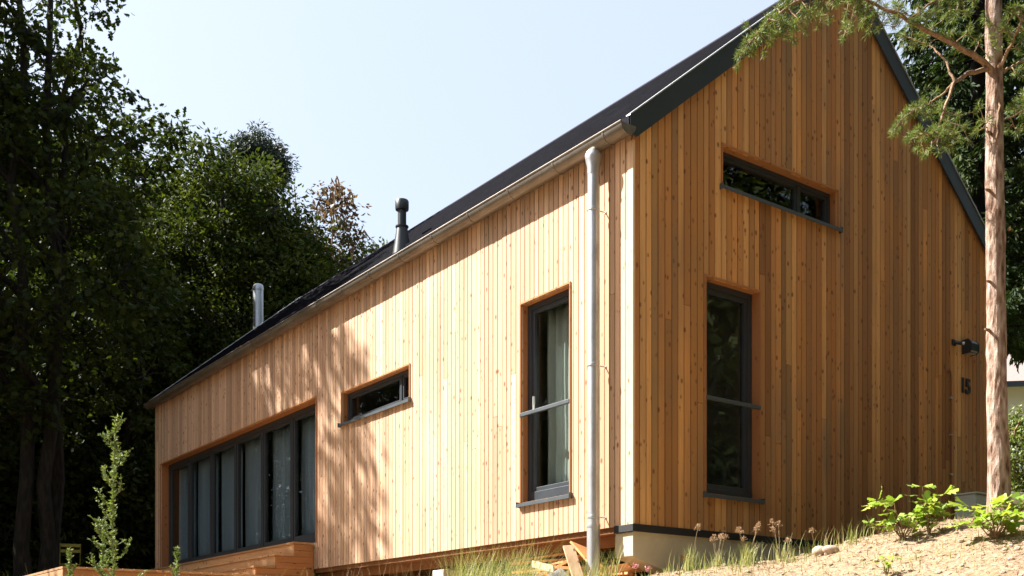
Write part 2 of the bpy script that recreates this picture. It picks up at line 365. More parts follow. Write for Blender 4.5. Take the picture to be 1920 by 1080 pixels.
OP_L = [(6.51, 13.2, .37, 2.40), (3.96, 5.73, 1.90, 2.305), (.905, 1.70, .385, 2.44)]   # y0,y1,z0,z1
OP_G = [(.945, 1.71, .37, 2.45), (1.175, 2.96, 3.385, 3.78)]
def cut_boards(b, ops, place, u0, u1, top, pitch=.0805, gap=.011, low=0):
    k = 0; u = u0
    while u < u1-1e-4:
        w_ = pitch*random.choice((.9, 1, 1, 1.1)); a = u+gap/2; e = min(u+w_, u1)-gap/2
        if u1-(u+w_) < .03: e = u1; w_ = u1-u+.001
        t = random.random(); dz = random.uniform(-.0015, .0015)
        cuts = sorted({a, e} | {q for o in ops for q in (o[0], o[1]) if a < q < e})
        for c0, c1 in zip(cuts[:-1], cuts[1:]):
            if c1-c0 < .004: continue
            mid = (c0+c1)/2; z = low
            for o in sorted([o for o in ops if o[0] < mid < o[1]], key=lambda o: o[2])+[None]:
                zt = o[2] if o else None
                place(b, c0, c1, z, zt, top, t, dz)
                if o: z = o[3]
        u += w_
    return b
def put_long(b, c0, c1, z, zt, top, t, dz):
    z1 = zt if zt else top(c0)
    if z1-z > 2.6 and random.random() < .30:
        zj = random.uniform(z+.7, z1-.6); b.box((0-dz, c0, z), (.022, c1, zj-.002), t); b.box((.0012-dz, c0, zj+.002), (.022, c1, z1), (t+.04) % 1)
    else: b.box((0-dz, c0, z), (.022, c1, z1), t)
def put_gable(b, c0, c1, z, zt, top, t, dz):
    z0, z1 = (zt, zt) if zt else (top(c0), top(c1))
    if min(z0, z1)-z > 2.2 and random.random() < .3:
        zj = random.uniform(z+.7, min(z0, z1)-.6); b.prism([(c0, z), (c1, z), (c1, zj-.0025), (c0, zj-.0025)], 'y', 0-dz, .022, t)
        b.prism([(c0, zj+.0025), (c1, zj+.0025), (c1, z1), (c0, z0)], 'y', .001-dz, .022, (t+.04) % 1)
    else: b.prism([(c0, z), (c1, z), (c1, z1), (c0, z0)], 'y', 0-dz, .022, t)
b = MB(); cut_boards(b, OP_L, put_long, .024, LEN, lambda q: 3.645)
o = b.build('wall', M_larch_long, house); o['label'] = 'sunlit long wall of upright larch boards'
b = MB()
def gtop(x): return roofz(x)-.12
# split the board under the ridge is negligible
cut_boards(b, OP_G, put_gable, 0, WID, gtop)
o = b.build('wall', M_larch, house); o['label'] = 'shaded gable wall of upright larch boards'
# other two walls, plain boards
b = MB(); cut_boards(b, [], lambda b_, c0, c1, z, zt, top, t, dz: b_.box((WID-.022, c0, z), (WID, c1, 3.60), t), .024, LEN, lambda q: 3.6)
cut_boards(b, [], lambda b_, c0, c1, z, zt, top, t, dz: b_.prism([(c0, z), (c1, z), (c1, top(c1)), (c0, top(c0))], 'y', LEN-.022, LEN, t), .024, WID-.024, gtop)
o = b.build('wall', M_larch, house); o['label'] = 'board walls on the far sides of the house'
# structural wall behind the boards, with the openings left free
def grid_wall(b, ops, u0, u1, z0, top, put):
    us = sorted({u0, u1} | {q for o in ops for q in o[:2]})
    for c0, c1 in zip(us[:-1], us[1:]):
        mid = (c0+c1)/2; z = z0
        for o in sorted([o for o in ops if o[0] < mid < o[1]], key=lambda o: o[2])+[None]:
            if o: put(c0, c1, z, o[2], o[2]); z = o[3]
            else: put(c0, c1, z, top(c0), top(c1))
b = MB()
grow = lambda ops: [(a-.02, c-(-.02), z0-.02, z1+.02) for a, c, z0, z1 in ops]
grid_wall(b, grow(OP_L), .26, LEN-.2, .02, lambda q: 3.45, lambda c0, c1, z, a, b2: b.box((.028, c0, z), (.24, c1, a)))
def gput(c0, c1, z, a, b2):
    if c0 < WID/2 < c1 and a != b2 or (c0 < WID/2 < c1 and z > 0 and a == gtop(c0)-.03):
        b.prism([(c0, z), (WID/2, z), (WID/2, gtop(WID/2)-.03), (c0, a)], 'y', .028, .24); b.prism([(WID/2, z), (c1, z), (c1, b2), (WID/2, gtop(WID/2)-.03)], 'y', .028, .24)
    else: b.prism([(c0, z), (c1, z), (c1, b2), (c0, a)], 'y', .028, .24)
grid_wall(b, grow(OP_G)+[], .03, WID-.03, .02, lambda q: gtop(q)-.03, gput)
b.box((WID-.2, .26, .02), (WID-.03, LEN-.2, 3.45))
b.prism([(.03, .02), (WID-.03, .02), (WID-.03, gtop(WID)-.03), (WID/2, gtop(WID/2)-.03), (.03, gtop(0)-.03)], 'y', LEN-.2, LEN-.03)
b.build('backing_wall', M_dark, house)
b = MB(); b.box((.25, 3.9, .03), (WID-.25, 4.0, 3.4)); b.box((2.6, .3, .03), (2.7, LEN-.25, 3.4)); b.box((.25, .25, 2.85), (WID-.25, LEN-.21, 2.95))
b.build('interior_wall', M_plaster, house)
# corner board and floor edge
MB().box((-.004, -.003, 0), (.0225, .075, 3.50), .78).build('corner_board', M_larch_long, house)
b = MB(); b.box((.03, .26, -.055), (WID-.03, LEN-.03, .02), .3); b.box((.17, .26, -.155), (.25, LEN-.05, -.056), .6)
for k in range(9): b.box((.26, .9+k*1.4, -.15), (WID-.1, 1.0+k*1.4, -.056), random.random())
b.build('floor_beam', M_beam, house)
b = MB(); b.box((-.012, -.010, -.062), (WID+.01, .016, .006)); b.box((-.012, .016, -.062), (.016, .25, .006))
b.build('base_strip', M_membrane, house, bevel=.003)
# roof: tile courses as a saw-tooth, both slopes
EAV = -.09; OV = .055
def slope(b, mirror):
    n_ = int(math.ceil((WID/2-EAV)*math.sqrt(1+SL*SL)/.335)); dx = (WID/2-EAV)/n_
    poly = []
    for k in range(n_):
        x0 = EAV+k*dx; x1 = x0+dx
        poly += [(x0, ZE+SL*x0+.036), (x1, ZE+SL*x1+.002)]
    poly += [(WID/2, ZE+SL*WID/2-.055), (EAV, ZE+SL*EAV-.055)]
    if mirror: poly = [(WID-x, z) for x, z in poly]
    b.prism(poly, 'y', -OV+.012, LEN+OV-.012)
b = MB(); slope(b, False); slope(b, True)
b.tube([(WID/2, -OV+.01, RZ-.02), (WID/2, LEN+OV-.01, RZ-.02)], .045, 10)
roof = b.build('roof', M_roof, house)
for y0, y1 in ((-OV, -OV+.02), (LEN+OV-.02, LEN+OV)):
    b = MB()
    for mir in (0, 1):
        p = [(EAV+.01, ZE+SL*(EAV+.01)+.03), (WID/2, RZ+.03), (WID/2, RZ-.215), (.0, ZE-.215), (EAV+.01, ZE-.19)]
        if mir: p = [(WID-x, z) for x, z in p]
        b.prism(p, 'y', y0, y1)
        b2 = MB(); c = [(EAV, ZE+SL*EAV+.03), (WID/2, RZ+.03), (WID/2, RZ+.045), (EAV, ZE+SL*EAV+.045)]
        if mir: c = [(WID-x, z) for x, z in c]
        b2.prism(c, 'y', y0-.008, y1+.03); b2.build('verge_trim', M_zinc, house)
    b.build('verge_board', M_fascia, house)
for xa in (-.045, WID+.03): MB().box((xa, -OV+.021, 3.56), (xa+.015, LEN+OV-.021, 3.63)).build('eave_board', M_fascia, house)
# gutter
GR = .090; GXc = -.115; GZ = 3.585
def halfpipe(b, xc, zc, r, y0, y1, th=.004, n=14):
    o_ = [(xc+r*math.cos(math.pi+math.pi*i/n), zc+r*math.sin(math.pi+math.pi*i/n)) for i in range(n+1)]
    i_ = [(xc+(r-th)*math.cos(math.pi+math.pi*i/n), zc+(r-th)*math.sin(math.pi+math.pi*i/n)) for i in range(n+1)]
    b.prism(o_+i_[::-1], 'y', y0, y1)
gut = MB(); halfpipe(gut, GXc, GZ, GR, -.065, LEN+.03)
gut.tube([(GXc-GR, -.066, GZ+.004), (GXc-GR, LEN+.031, GZ+.004)], .010, 8)
for yy in (-.066, LEN+.031):
    gut.prism([(GXc+(GR)*math.cos(math.pi+math.pi*i/14), GZ+(GR)*math.sin(math.pi+math.pi*i/14)) for i in range(15)], 'y', yy, yy+.003)
g_ = gut.build('gutter', M_gutter, house, smooth=True)
y = .18
while y < LEN:
    b = MB(); halfpipe(b, GXc, GZ, GR+.004, y, y+.022, .005); b.build('bracket', M_gutter, g_, smooth=True); y += .74
# downpipe
DX, DY = -.13, .40
b = MB(); b.lathe([(.056, -1.55), (.056, -.0), (.056, 0)], (DX, DY, .0), 20) if 0 else None
b.tube([(DX, DY, -.85), (DX, DY, .02)], .062, 20); b.tube([(DX, DY, .0), (DX, DY, 1.45), (DX, DY, 3.30)], .055, 20)
b.lathe([(.055, 3.28), (.060, 3.30), (.060, 3.36), (.075, 3.42), (.080, 3.45), (.080, 3.47), (.066, 3.50)], (DX, DY, 0), 20)
b.tube([(DX, DY, 3.48), (DX, DY, 3.50), (GXc, DY, 3.53)], .045, 14)
b.lathe([(.0655, .0), (.0665, .01), (.0655, .03)], (DX, DY, 0), 20)
dp = b.build('downpipe', M_zinc, house, smooth=True)
for z in (.085, 1.50, 2.95):
    b = MB(); b.lathe([(.0575, z), (.061, z+.003), (.061, z+.022), (.0575, z+.025)], (DX, DY, 0), 20)
    b.tube([(DX+.05, DY-.01, z+.012), (-.0, DY-.02, z+.012)], .006, 8); b.tube([(-.006, DY-.02, z+.012), (.0, DY-.02, z+.012)], .014, 8)
    b.build('pipe_clamp', M_zinc, dp, smooth=True)
# foundation under the gable: a concrete beam with a haunched end
b = MB()
b.prism([(.015, -.063), (WID, -.063), (WID, -1.2), (.80, -1.2), (.62, -.46), (.015, -.285)], 'y', .012, .25)
o = b.build('foundation', M_conc, house, bevel=.006); o['label'] = 'concrete beam under the gable wall'
b = MB(); b.box((WID-.25, .22, -1.2), (WID-.02, LEN, -.21)); b.box((.25, LEN-.25, -1.2), (WID-.26, LEN-.03, -.21)); b.build('foundation', M_conc, house)['label'] = 'plain foundation wall on the far sides'
for y0 in (3.28, 6.12):
    b = MB(); b.box((.05, y0, -.80), (.30, y0+.24, -.205)); b.build('pier', M_pier, house, bevel=.006)

def window_long(y0, y1, z0, z1, mull, recess=.13, bar=None, fw=.062, handle=False, label=None, names='window'):
    fr = MB(); x0, x1 = recess, recess+.07
    fr.box((x0, y0, z0), (x1, y0+fw, z1)); fr.box((x0, y1-fw, z0), (x1, y1, z1)); fr.box((x0, y0+fw, z0), (x1, y1-fw, z0+fw)); fr.box((x0, y0+fw, z1-fw), (x1, y1-fw, z1))
    return fr
def make_window(axis, u0, u1, z0, z1, splits, recess, fw, bar, label, sash=.045, sillover=.035, jamb=True, botw=None, name='window'):
    """axis 'L' long wall (u = y), 'G' gable (u = x). splits: list of u where mullions stand"""
    def B(b, d0, ua, za, d1, ub, zb, t=0.0):
        if axis == 'L': b.box((d0, ua, za), (d1, ub, zb), t)
        else: b.box((ua, d0, za), (ub, d1, zb), t)
        return b
    fr = MB(); d0 = recess; d1 = recess+.075; bw = botw or fw
    B(fr, d0, u0, z0, d1, u0+fw, z1); B(fr, d0, u1-fw, z0, d1, u1, z1); B(fr, d0+.001, u0+fw, z0, d1, u1-fw, z0+bw); B(fr, d0+.001, u0+fw, z1-fw, d1, u1-fw, z1)
    edges = [u0+fw*.5]+list(splits)+[u1-fw*.5]
    for s_ in splits: B(fr, d0+.002, s_-fw*.55, z0+bw, d1, s_+fw*.55, z1-fw)
    # sash profiles around each pane, a few mm back
    for a, c in zip(edges[:-1], edges[1:]):
        a2, c2 = a+fw*.5, c-fw*.5; zb, zt = z0+bw, z1-fw; e0, e1 = d0+.014, d1-.006
        B(fr, e0, a2, zb, e1, a2+sash, zt); B(fr, e0, c2-sash, zb, e1, c2, zt); B(fr, e0+.001, a2+sash, zb, e1, c2-sash, zb+sash); B(fr, e0+.001, a2+sash, zt-sash, e1, c2-sash, zt)
    w_ = fr.build(name, M_frame, house, bevel=.003); w_['label'] = label
    for a, c in zip(edges[:-1], edges[1:]):
        a2, c2 = a+fw*.5+sash-.004, c-fw*.5-sash+.004
        B(MB(), d0+.040, a2, z0+bw+sash-.004, d0+.046, c2, z1-fw-sash+.004).build('pane', M_glass, w_)
    # reveal lining with a thin proud edge
    rv = MB(); q = .018
    B(rv, -.012, u0-.001, z0, recess, u0-q, z1+q, .2); B(rv, -.012, u1+.001, z0, recess, u1+q, z1+q, .6); B(rv, -.012, u0-.001, z1+.001, recess, u1+.001, z1+q, .4)
    B(rv, .002, u0, z0-.016, recess+.02, u1, z0-.002, .4)
    rv.build('reveal', M_reveal, w_)
    if sillover:
        sb = MB()
        P = [(recess, z0+.004), (-.045, z0-.012), (-.045, z0-.048), (-.040, z0-.048), (-.040, z0-.018), (recess, z0-.001)]
        if axis == 'L': sb.prism(P, 'y', u0-sillover, u1+sillover)
        else: sb.add([(u0-sillover, d, z) for d, z in P]+[(u1+sillover, d, z) for d, z in P], [tuple(range(6)), tuple(range(11, 5, -1))]+[(i, (i+1) % 6, 6+(i+1) % 6, 6+i) for i in range(6)])
        B(sb, -.047, u0-sillover-.004, z0-.050, .0, u0-sillover+.004, z0+.006); B(sb, -.047, u1+sillover-.004, z0-.050, .0, u1+sillover+.004, z0+.006)
        sb.build('sill', M_sill, w_)
    if bar:
        bb = MB(); B(bb, .012, u0-.03 if axis == 'G' else u0+.002, bar, .045, u1+.02 if axis == 'L' else u1-.002, bar+.036)
        if axis == 'L': B(bb, -.02, u1-.0, bar+.001, .012, u1+.04, bar+.035)
        bb2 = MB(); B(bb2, -.018, u0-.004, bar, .016, u1+.012, bar+.038); bb2.build('guard_bar', M_sill, w_, bevel=.003)
    return w_
w_tall = make_window('L', *OP_L[2], [], .085, .055, 1.275, 'tall window with guard bar beside the downpipe', botw=.11)
B_ = MB(); B_.box((.068, 1.585, 1.40), (.09, 1.60, 1.48)); B_.box((.072, 1.575, 1.34), (.08, 1.61, 1.42)); B_.build('handle', M_clip, w_tall)
make_window('L', *OP_L[1], [4.32], .085, .04, None, 'low strip window in the long wall', sash=.035)
make_window('G', *OP_G[0], [], .095, .055, 1.27, 'tall dark window with guard bar in the gable', botw=.07)
make_window('G', *OP_G[1], [2.44], .095, .036, None, 'strip window high in the gable', botw=.045, sash=.032)
make_window('L', *OP_L[0], [7.65, 8.75, 9.87, 10.98, 12.10], .15, .07, None, 'wide glazed front of six door panels', sash=.05, sillover=0, botw=.13, name='glazed_door')
# flue, vent, lamps, number
b = MB(); FX, FY = 2.22, 13.82
b.tube([(FX, FY, -.4), (FX, FY, 6.40)], .105, 24); b.lathe([(.108, 6.32), (.110, 6.33), (.110, 6.37), (.107, 6.41), (.10, 6.44), (.08, 6.455)], (FX, FY, 0), 24)
b.lathe([(.109, 5.0), (.109, 5.03)], (FX, FY, 0), 24); b.box((FX-.12, LEN+.0, 5.2), (FX+.12, FY, 5.23))
b.build('flue', M_flue, house, smooth=True)['label'] = 'bright steel flue beyond the far gable'
VX, VY = .42, 4.86; vz = roofz(VX)
b = MB(); b.lathe([(.135, -.12), (.105, .06), (.072, .27), (.085, .285), (.085, .30), (.055, .31), (.055, .50), (.085, .51), (.088, .53), (.088, .62), (.080, .635), (.03, .64)], (VX, VY, vz), 24)
b.build('roof_vent', M_black, house, smooth=True)
b = MB(); lx, lz = 5.42, 2.50; b.box((lx-.06, -.02, lz-.06), (lx+.06, 0, lz+.06)); b.prism([(-.02, lz-.075), (-.02, lz+.075), (-.09, lz+.085), (-.13, lz+.04), (-.13, lz-.055), (-.10, lz-.075)], 'x', lx-.085, lx+.085)
wl = b.build('wall_lamp', M_black, house, bevel=.008); MB().box((lx-.06, -.11, lz-.082), (lx+.06, -.03, lz-.075)).build('lens', M_clip, wl)
b = MB(); sx, szz = 5.165, 2.515; b.box((sx-.035, -.025, szz-.02), (sx+.035, 0, szz+.05)); b.tube([(sx, -.02, szz+.02), (sx+.02, -.07, szz+.0), (sx+.03, -.11, szz-.01)], .022, 10)
ms = b.build('motion_sensor', M_black, house, bevel=.004); MB().tube([(sx+.03, -.108, szz-.01), (sx+.036, -.125, szz-.014)], .018, 10).build('lens', M_clip, ms)
tc = bpy.data.curves.new('house_number', 'FONT'); tc.body = '15'; tc.size = .25; tc.extrude = .007; tc.offset = .006; tc.align_x = 'CENTER'; tc.space_character = .9
to = bpy.data.objects.new('t', tc); C.objects.link(to); dg = bpy.context.evaluated_depsgraph_get(); me = bpy.data.meshes.new_from_object(to.evaluated_get(dg)); bpy.data.objects.remove(to)
me.materials.clear(); me.materials.append(M_number); no = bpy.data.objects.new('house_number', me); C.objects.link(no); no.parent = house
no.location = (5.415, -.012, 1.965); no.rotation_euler = (R(90), 0, 0); no['label'] = 'black house number 15'
b = MB(); cx = 5.09; b.tube([(cx-.05, -.012, 2.16), (cx-.03, -.014, 2.19), (cx, -.014, 2.17), (cx+.015, -.014, 2.10), (cx+.015, -.014, .55)], .010, 8)
cb = b.build('conduit', M_cable, house, smooth=True)
for z in (1.86, 1.42, .95, .62): MB().box((cx-.012, -.028, z-.009), (cx+.042, 0, z+.009)).build('clip', M_clip, cb)

# curtains (hang inside the glass)
def curtain(name, u0, u1, z0, z1, d, m_, label, waves, seed, group=None):
    r_ = random.Random(seed); nu = 90; nz = 8; ph = [r_.uniform(0, 6) for _ in range(3)]
    V = []
    for j in range(nz+1):
        for i in range(nu+1):
            f = i/nu; u = u0+(u1-u0)*f; z = z0+(z1-z0)*j/nz
            a = .028*math.sin(f*waves*6.283+ph[0])+.014*math.sin(f*waves*2.3*6.283+ph[1]+j*.12)
            V.append((d+a, u+.006*math.sin(j+ph[2]), z))
    Fs = [(j*(nu+1)+i, j*(nu+1)+i+1, (j+1)*(nu+1)+i+1, (j+1)*(nu+1)+i) for j in range(nz) for i in range(nu)]
    b = MB(); b.add([HM @ Vector(v) for v in V], Fs); o = b.build(name, m_, None, smooth=True)
    md = o.modifiers.new('t', 'SOLIDIFY'); md.thickness = .003
    return tag(o, label, 'curtain', group)
curtain('curtain', .92, 1.66, .42, 2.42, .30, M_curtain, 'white curtain behind the tall window beside the downpipe', 5, 3)
qs = [('nearest the steps', 6.7, 7.76), ('second from the steps', 7.92, 8.82), ('third from the steps', 9.0, 9.92), ('fourth from the steps', 10.1, 10.98), ('second from the far end', 11.2, 12.15), ('at the far end', 12.3, 13.15)]
for i, (wh, a, c) in enumerate(qs):
    curtain('curtain', a, c, .45, 2.38, .36, M_curtain_blue, 'bluish curtain behind the glazed door panel %s' % wh, 6+i % 3, 10+i, 'curtains behind the glazed doors')

# ------------------------------------------------------------------ timber steps and deck beside the glazed front
deck = empty('timber_steps', HP(0, 6.55, 0), 'stepped timber terrace under the wide glazed front', 'steps', rz=HR)
SY = 6.57
def dbox(b, x0, y0, z0, x1, y1, z1, t): b.box((x0, y0-6.55, z0), (x1, y1-6.55, z1), t)
tops = [(.365, .304, 13.3), (.188, .58, 9.8), (.012, .874, 9.3)]
for i, (zt, a, yend) in enumerate(tops):
    inner = -.012
    b = MB(); k = 0; x = -a-.02
    for q in range(2): dbox(b, -a-.02+q*.15, SY-.012, zt-.028, -a-.02+q*.15+.145, yend, zt, random.random())
    st = b.build('step', M_larch_y, deck)
    b = MB(); zb = -.70 if i == 2 else zt-.19
    dbox(b, -a, SY+.022, zb, -a+.02, yend-.02, zt-.030, .4); b.build('riser', M_larch_y, st)
    b = MB(); z = zt-.031
    while z > -.7: 
        xa = -a if z > zt-.18 else -a
        if i == 2 or z > zt-.17: dbox(b, -a, SY, max(z-.085, -.75), inner, SY+.02, z, random.random())
        z -= .0885
    b.build('side_boards', M_larch_x, st)
deck2 = empty('timber_deck', HP(-3.3, 6.4, -.13), 'low timber deck in front of the stepped terrace', 'deck', rz=HR)
def d2(b, x0, y0, z0, x1, y1, z1, t): b.box((x0+3.3, y0-6.4, z0+.13), (x1+3.3, y1-6.4, z1+.13), t)
b = MB(); x = -3.40
while x < -.95: d2(b, x, 6.38, -.158, x+.136, 14.5, -.130, random.random()); x += .142
b.build('deck_boards', M_larch_y, deck2)
b = MB(); z = -.160
for k in range(6): d2(b, -3.37, 6.40, z-.09, -.90, 6.42, z, random.random()); z -= .094
b.build('front_boards', M_larch_x, deck2)
b = MB(); z = -.160
for k in range(6): d2(b, -3.395, 6.40, z-.09, -3.372, 14.5, z, random.random()); z -= .094
b.build('side_boards', M_larch_y, deck2)
# folding chair standing on the deck
def chair(loc, rz):
    c = empty('folding_chair', loc, 'yellow slatted folding garden chair on the deck under the trees', 'chair', rz=rz)
    b = MB()
    for k in range(6): b.box((-.19, -.18+k*.063, .43), (.19, -.18+k*.063+.05, .445))
    b.build('seat', M_yellow, c)
    b = MB()
    b.box((-.19, .245, .80), (.19, .262, .865)); b.box((-.19, .225, .68), (.19, .242, .745)); b.build('backrest', M_yellow, c)
    for s_ in (-.2, .2):
        MB().tube([(s_, -.24, 0), (s_, .0, .42), (s_, .26, .87)], .011, 6).build('leg', M_yellow, c)
        MB().tube([(s_*.93, .26, 0), (s_*.93, .05, .3), (s_*.93, -.17, .44)], .011, 6).build('leg', M_yellow, c)
cp = W(131, 1063, 23.0); chair((cp.x, cp.y, 1.42), R(205))

# ------------------------------------------------------------------ heap of offcuts under the long wall
rp = random.Random(5)
planks = [(-.02+rp.uniform(-.3, .45), rp.uniform(.12, 2.4), rp.uniform(0, 1)) for _ in range(36)]
base = MB().box((-.5, -.055, -.012), (.5, .055, .012), .5)
for k, (x, y, f) in enumerate(planks):
    L_ = rp.uniform(.45, 1.2); wd = rp.uniform(.05, .12)
    b = MB().box((-L_/2, -wd/2, -.012), (L_/2, wd/2, .012), rp.random())
    o = b.build('offcut_board', M_larch_x, None)
    p_ = HP(x+.25*(f > .5), y, 0); g0 = gz(p_.x, p_.y)
    o.location = (p_.x, p_.y, g0+.05+.50*f*max(0, 1-abs(y-1.2)/1.9)*(1.0 if x > -.2 else .5))
    o.rotation_euler = (rp.uniform(-.35, .35), rp.uniform(-.25, .25), HR+R(90)+rp.uniform(-.7, .7))
    tag(o, 'short sawn larch offcut lying in the loose heap under the long wall', 'board', 'offcut boards heaped under the long wall')
for k in range(4):
    b = MB().box((-.55, -.05, -.011), (.55, .05, .011), .2+k*.2); o = b.build('offcut_board', M_larch_x, None)
    p_ = HP(.22, 1.55, 0); o.location = (p_.x, p_.y, .98-.045*k); o.rotation_euler = (0, rp.uniform(-.04, .04), HR+R(90)+rp.uniform(-.1, .1))
    tag(o, 'long offcut in the level stack just below the floor beam', 'board', 'offcut boards stacked level below the floor')
def board_between(name, p0, p1, wvec, th, label, cat, m_, group=None):
    p0 = Vector(p0); p1 = Vector(p1); wv = Vector(wvec); nn = (p1-p0).cross(wv).normalized()*th; v = []
    for n_ in (Vector((0, 0, 0)), nn): v += [p0-wv/2+n_-p0, p0+wv/2+n_-p0, p1+wv/2+n_-p0, p1-wv/2+n_-p0]
    b = MB(); b.add(v, [(0, 1, 2, 3), (7, 6, 5, 4), (0, 4, 5, 1), (1, 5, 6, 2), (2, 6, 7, 3), (3, 7, 4, 0)], random.random())
    o = b.build(name, m_, None, bevel=.003); o.location = p0; return tag(o, label, cat, group)
board_between('leaning_board', W(1090, 1100, 9.75), W(1066, 1022, 10.0), (.105, .02, .01), .022, 'pale wide board leaning out of the offcut heap', 'board', M_beam2)
board_between('broad_plank', W(1120, 1060, 10.05), W(1085, 1020, 10.3), (.16, .05, -.06), .022, 'broad orange brown plank behind the pale leaning board', 'board', M_larch_x)
board_between('short_plank', W(1205, 1058, 10.15), W(1130, 1070, 9.95), (.0, .05, .075), .022, 'reddish plank lying between the downpipe and the concrete beam', 'board', M_larch_x)
board_between('sawn_plank', W(1000, 1058, 10.2), W(1040, 1068, 9.9), (.0, .03, .07), .02, 'bright sawn plank end left of the grey sack', 'board', M_beam2)
b = MB(); b.lathe([(.02, 0), (.13, .02), (.16, .10), (.14, .20), (.09, .27), (.03, .30)], (0, 0, 0), 16)
b.v = [(x*(1+.25*math.sin(z*31+x*20)), y*(1+.2*math.sin(z*23+y*30)), z+.03*math.sin(x*30+y*20)) for x, y, z in b.v]
o = b.build('sack', M_sack, None, smooth=True); pb = W(1046, 1075, 9.75); o.scale = (.8, .8, .8); o.location = (pb.x, pb.y, .50); tag(o, 'crumpled grey sack beside the leaning board', 'sack')

# ------------------------------------------------------------------ utility cabinet
cab = empty('utility_cabinet', HP(5.14, -.30, 1.215-HB), 'grey green meter cabinet standing against the gable', 'cabinet', rz=HR)
MB().box((0, 0, 0), (.62, .26, .63)).build('body', M_cab, cab, bevel=.006)
MB().box((-.012, -.02, .632), (.632, .27, .655)).build('lid', M_cab, cab, bevel=.006)
d_ = MB().box((.02, -.010, .06), (.60, -.0015, .60)).build('door', M_cab, cab, bevel=.004)
MB().box((.54, -.022, .30), (.565, -.0105, .36)).build('lock', M_clip, d_)

# ------------------------------------------------------------------ stones
import bmesh
def stone(loc, s, label, seed):
    bm = bmesh.new(); bmesh.ops.create_icosphere(bm, subdivisions=3, radius=1); r_ = random.Random(seed)
    k = [Vector((r_.uniform(-1, 1), r_.uniform(-1, 1), r_.uniform(-1, 1))) for _ in range(5)]
    for v in bm.verts:
        f = 1+sum(.07*math.sin(2.2*v.co.dot(a)+i) for i, a in enumerate(k)); v.co = Vector((v.co.x*s[0]*f, v.co.y*s[1]*f, v.co.z*s[2]*f))
    me = bpy.data.meshes.new('stone'); bm.to_mesh(me); bm.free(); me.polygons.foreach_set('use_smooth', [True]*len(me.polygons)); me.materials.append(M_stone)
    o = bpy.data.objects.new('stone', me); C.objects.link(o); o.location = loc; return tag(o, label, 'stone')
for px, py, Y, s, lb in ((1537, 1052, 8.75, (.055, .05, .048), 'rounded brown field stone, left one of a touching pair'), (1559, 1055, 8.65, (.07, .05, .04), 'flat pale field stone, right one of a touching pair')):
    q = W(px, py, Y); stone((q.x, q.y, gz(q.x, q.y)+s[2]*.75), s, lb, px)

# ------------------------------------------------------------------ foliage helpers
def unit(a): return a/np.maximum(np.linalg.norm(a, axis=-1, keepdims=True), 1e-9)
def kites(P, D, size, asp=.5, bend=.15, nrm=None):
    N = len(P); D = unit(D); r_ = unit(rng.normal(size=(N, 3))) if nrm is None else nrm
    Sd = unit(np.cross(D, r_)); Nn = np.cross(Sd, D); s_ = np.asarray(size).reshape(-1, 1)*np.ones((N, 1))
    mid = P+D*s_*.45-Nn*s_*bend
    return np.stack([P, mid+Sd*s_*asp/2, P+D*s_, mid-Sd*s_*asp/2], 1).reshape(-1, 3)
def lobed(P, D, size, nrm=None, lobes=3):
    """oak or maple like leaf, 10 point outline"""
    N = len(P); D = unit(D); r_ = unit(rng.normal(size=(N, 3))) if nrm is None else nrm
    Sd = unit(np.cross(D, r_)); Nn = np.cross(Sd, D); s_ = np.asarray(size).reshape(-1, 1)*np.ones((N, 1))
    out = [(0, 0), (.22, .30), (.30, .14), (.55, .42), (.62, .20), (.84, .24), (1, 0), (.84, -.24), (.62, -.20), (.55, -.42), (.30, -.14), (.22, -.30)]
    return np.stack([P+D*s_*a+Sd*s_*c-Nn*s_*abs(c)*.35 for a, c in out], 1).reshape(-1, 3), 12

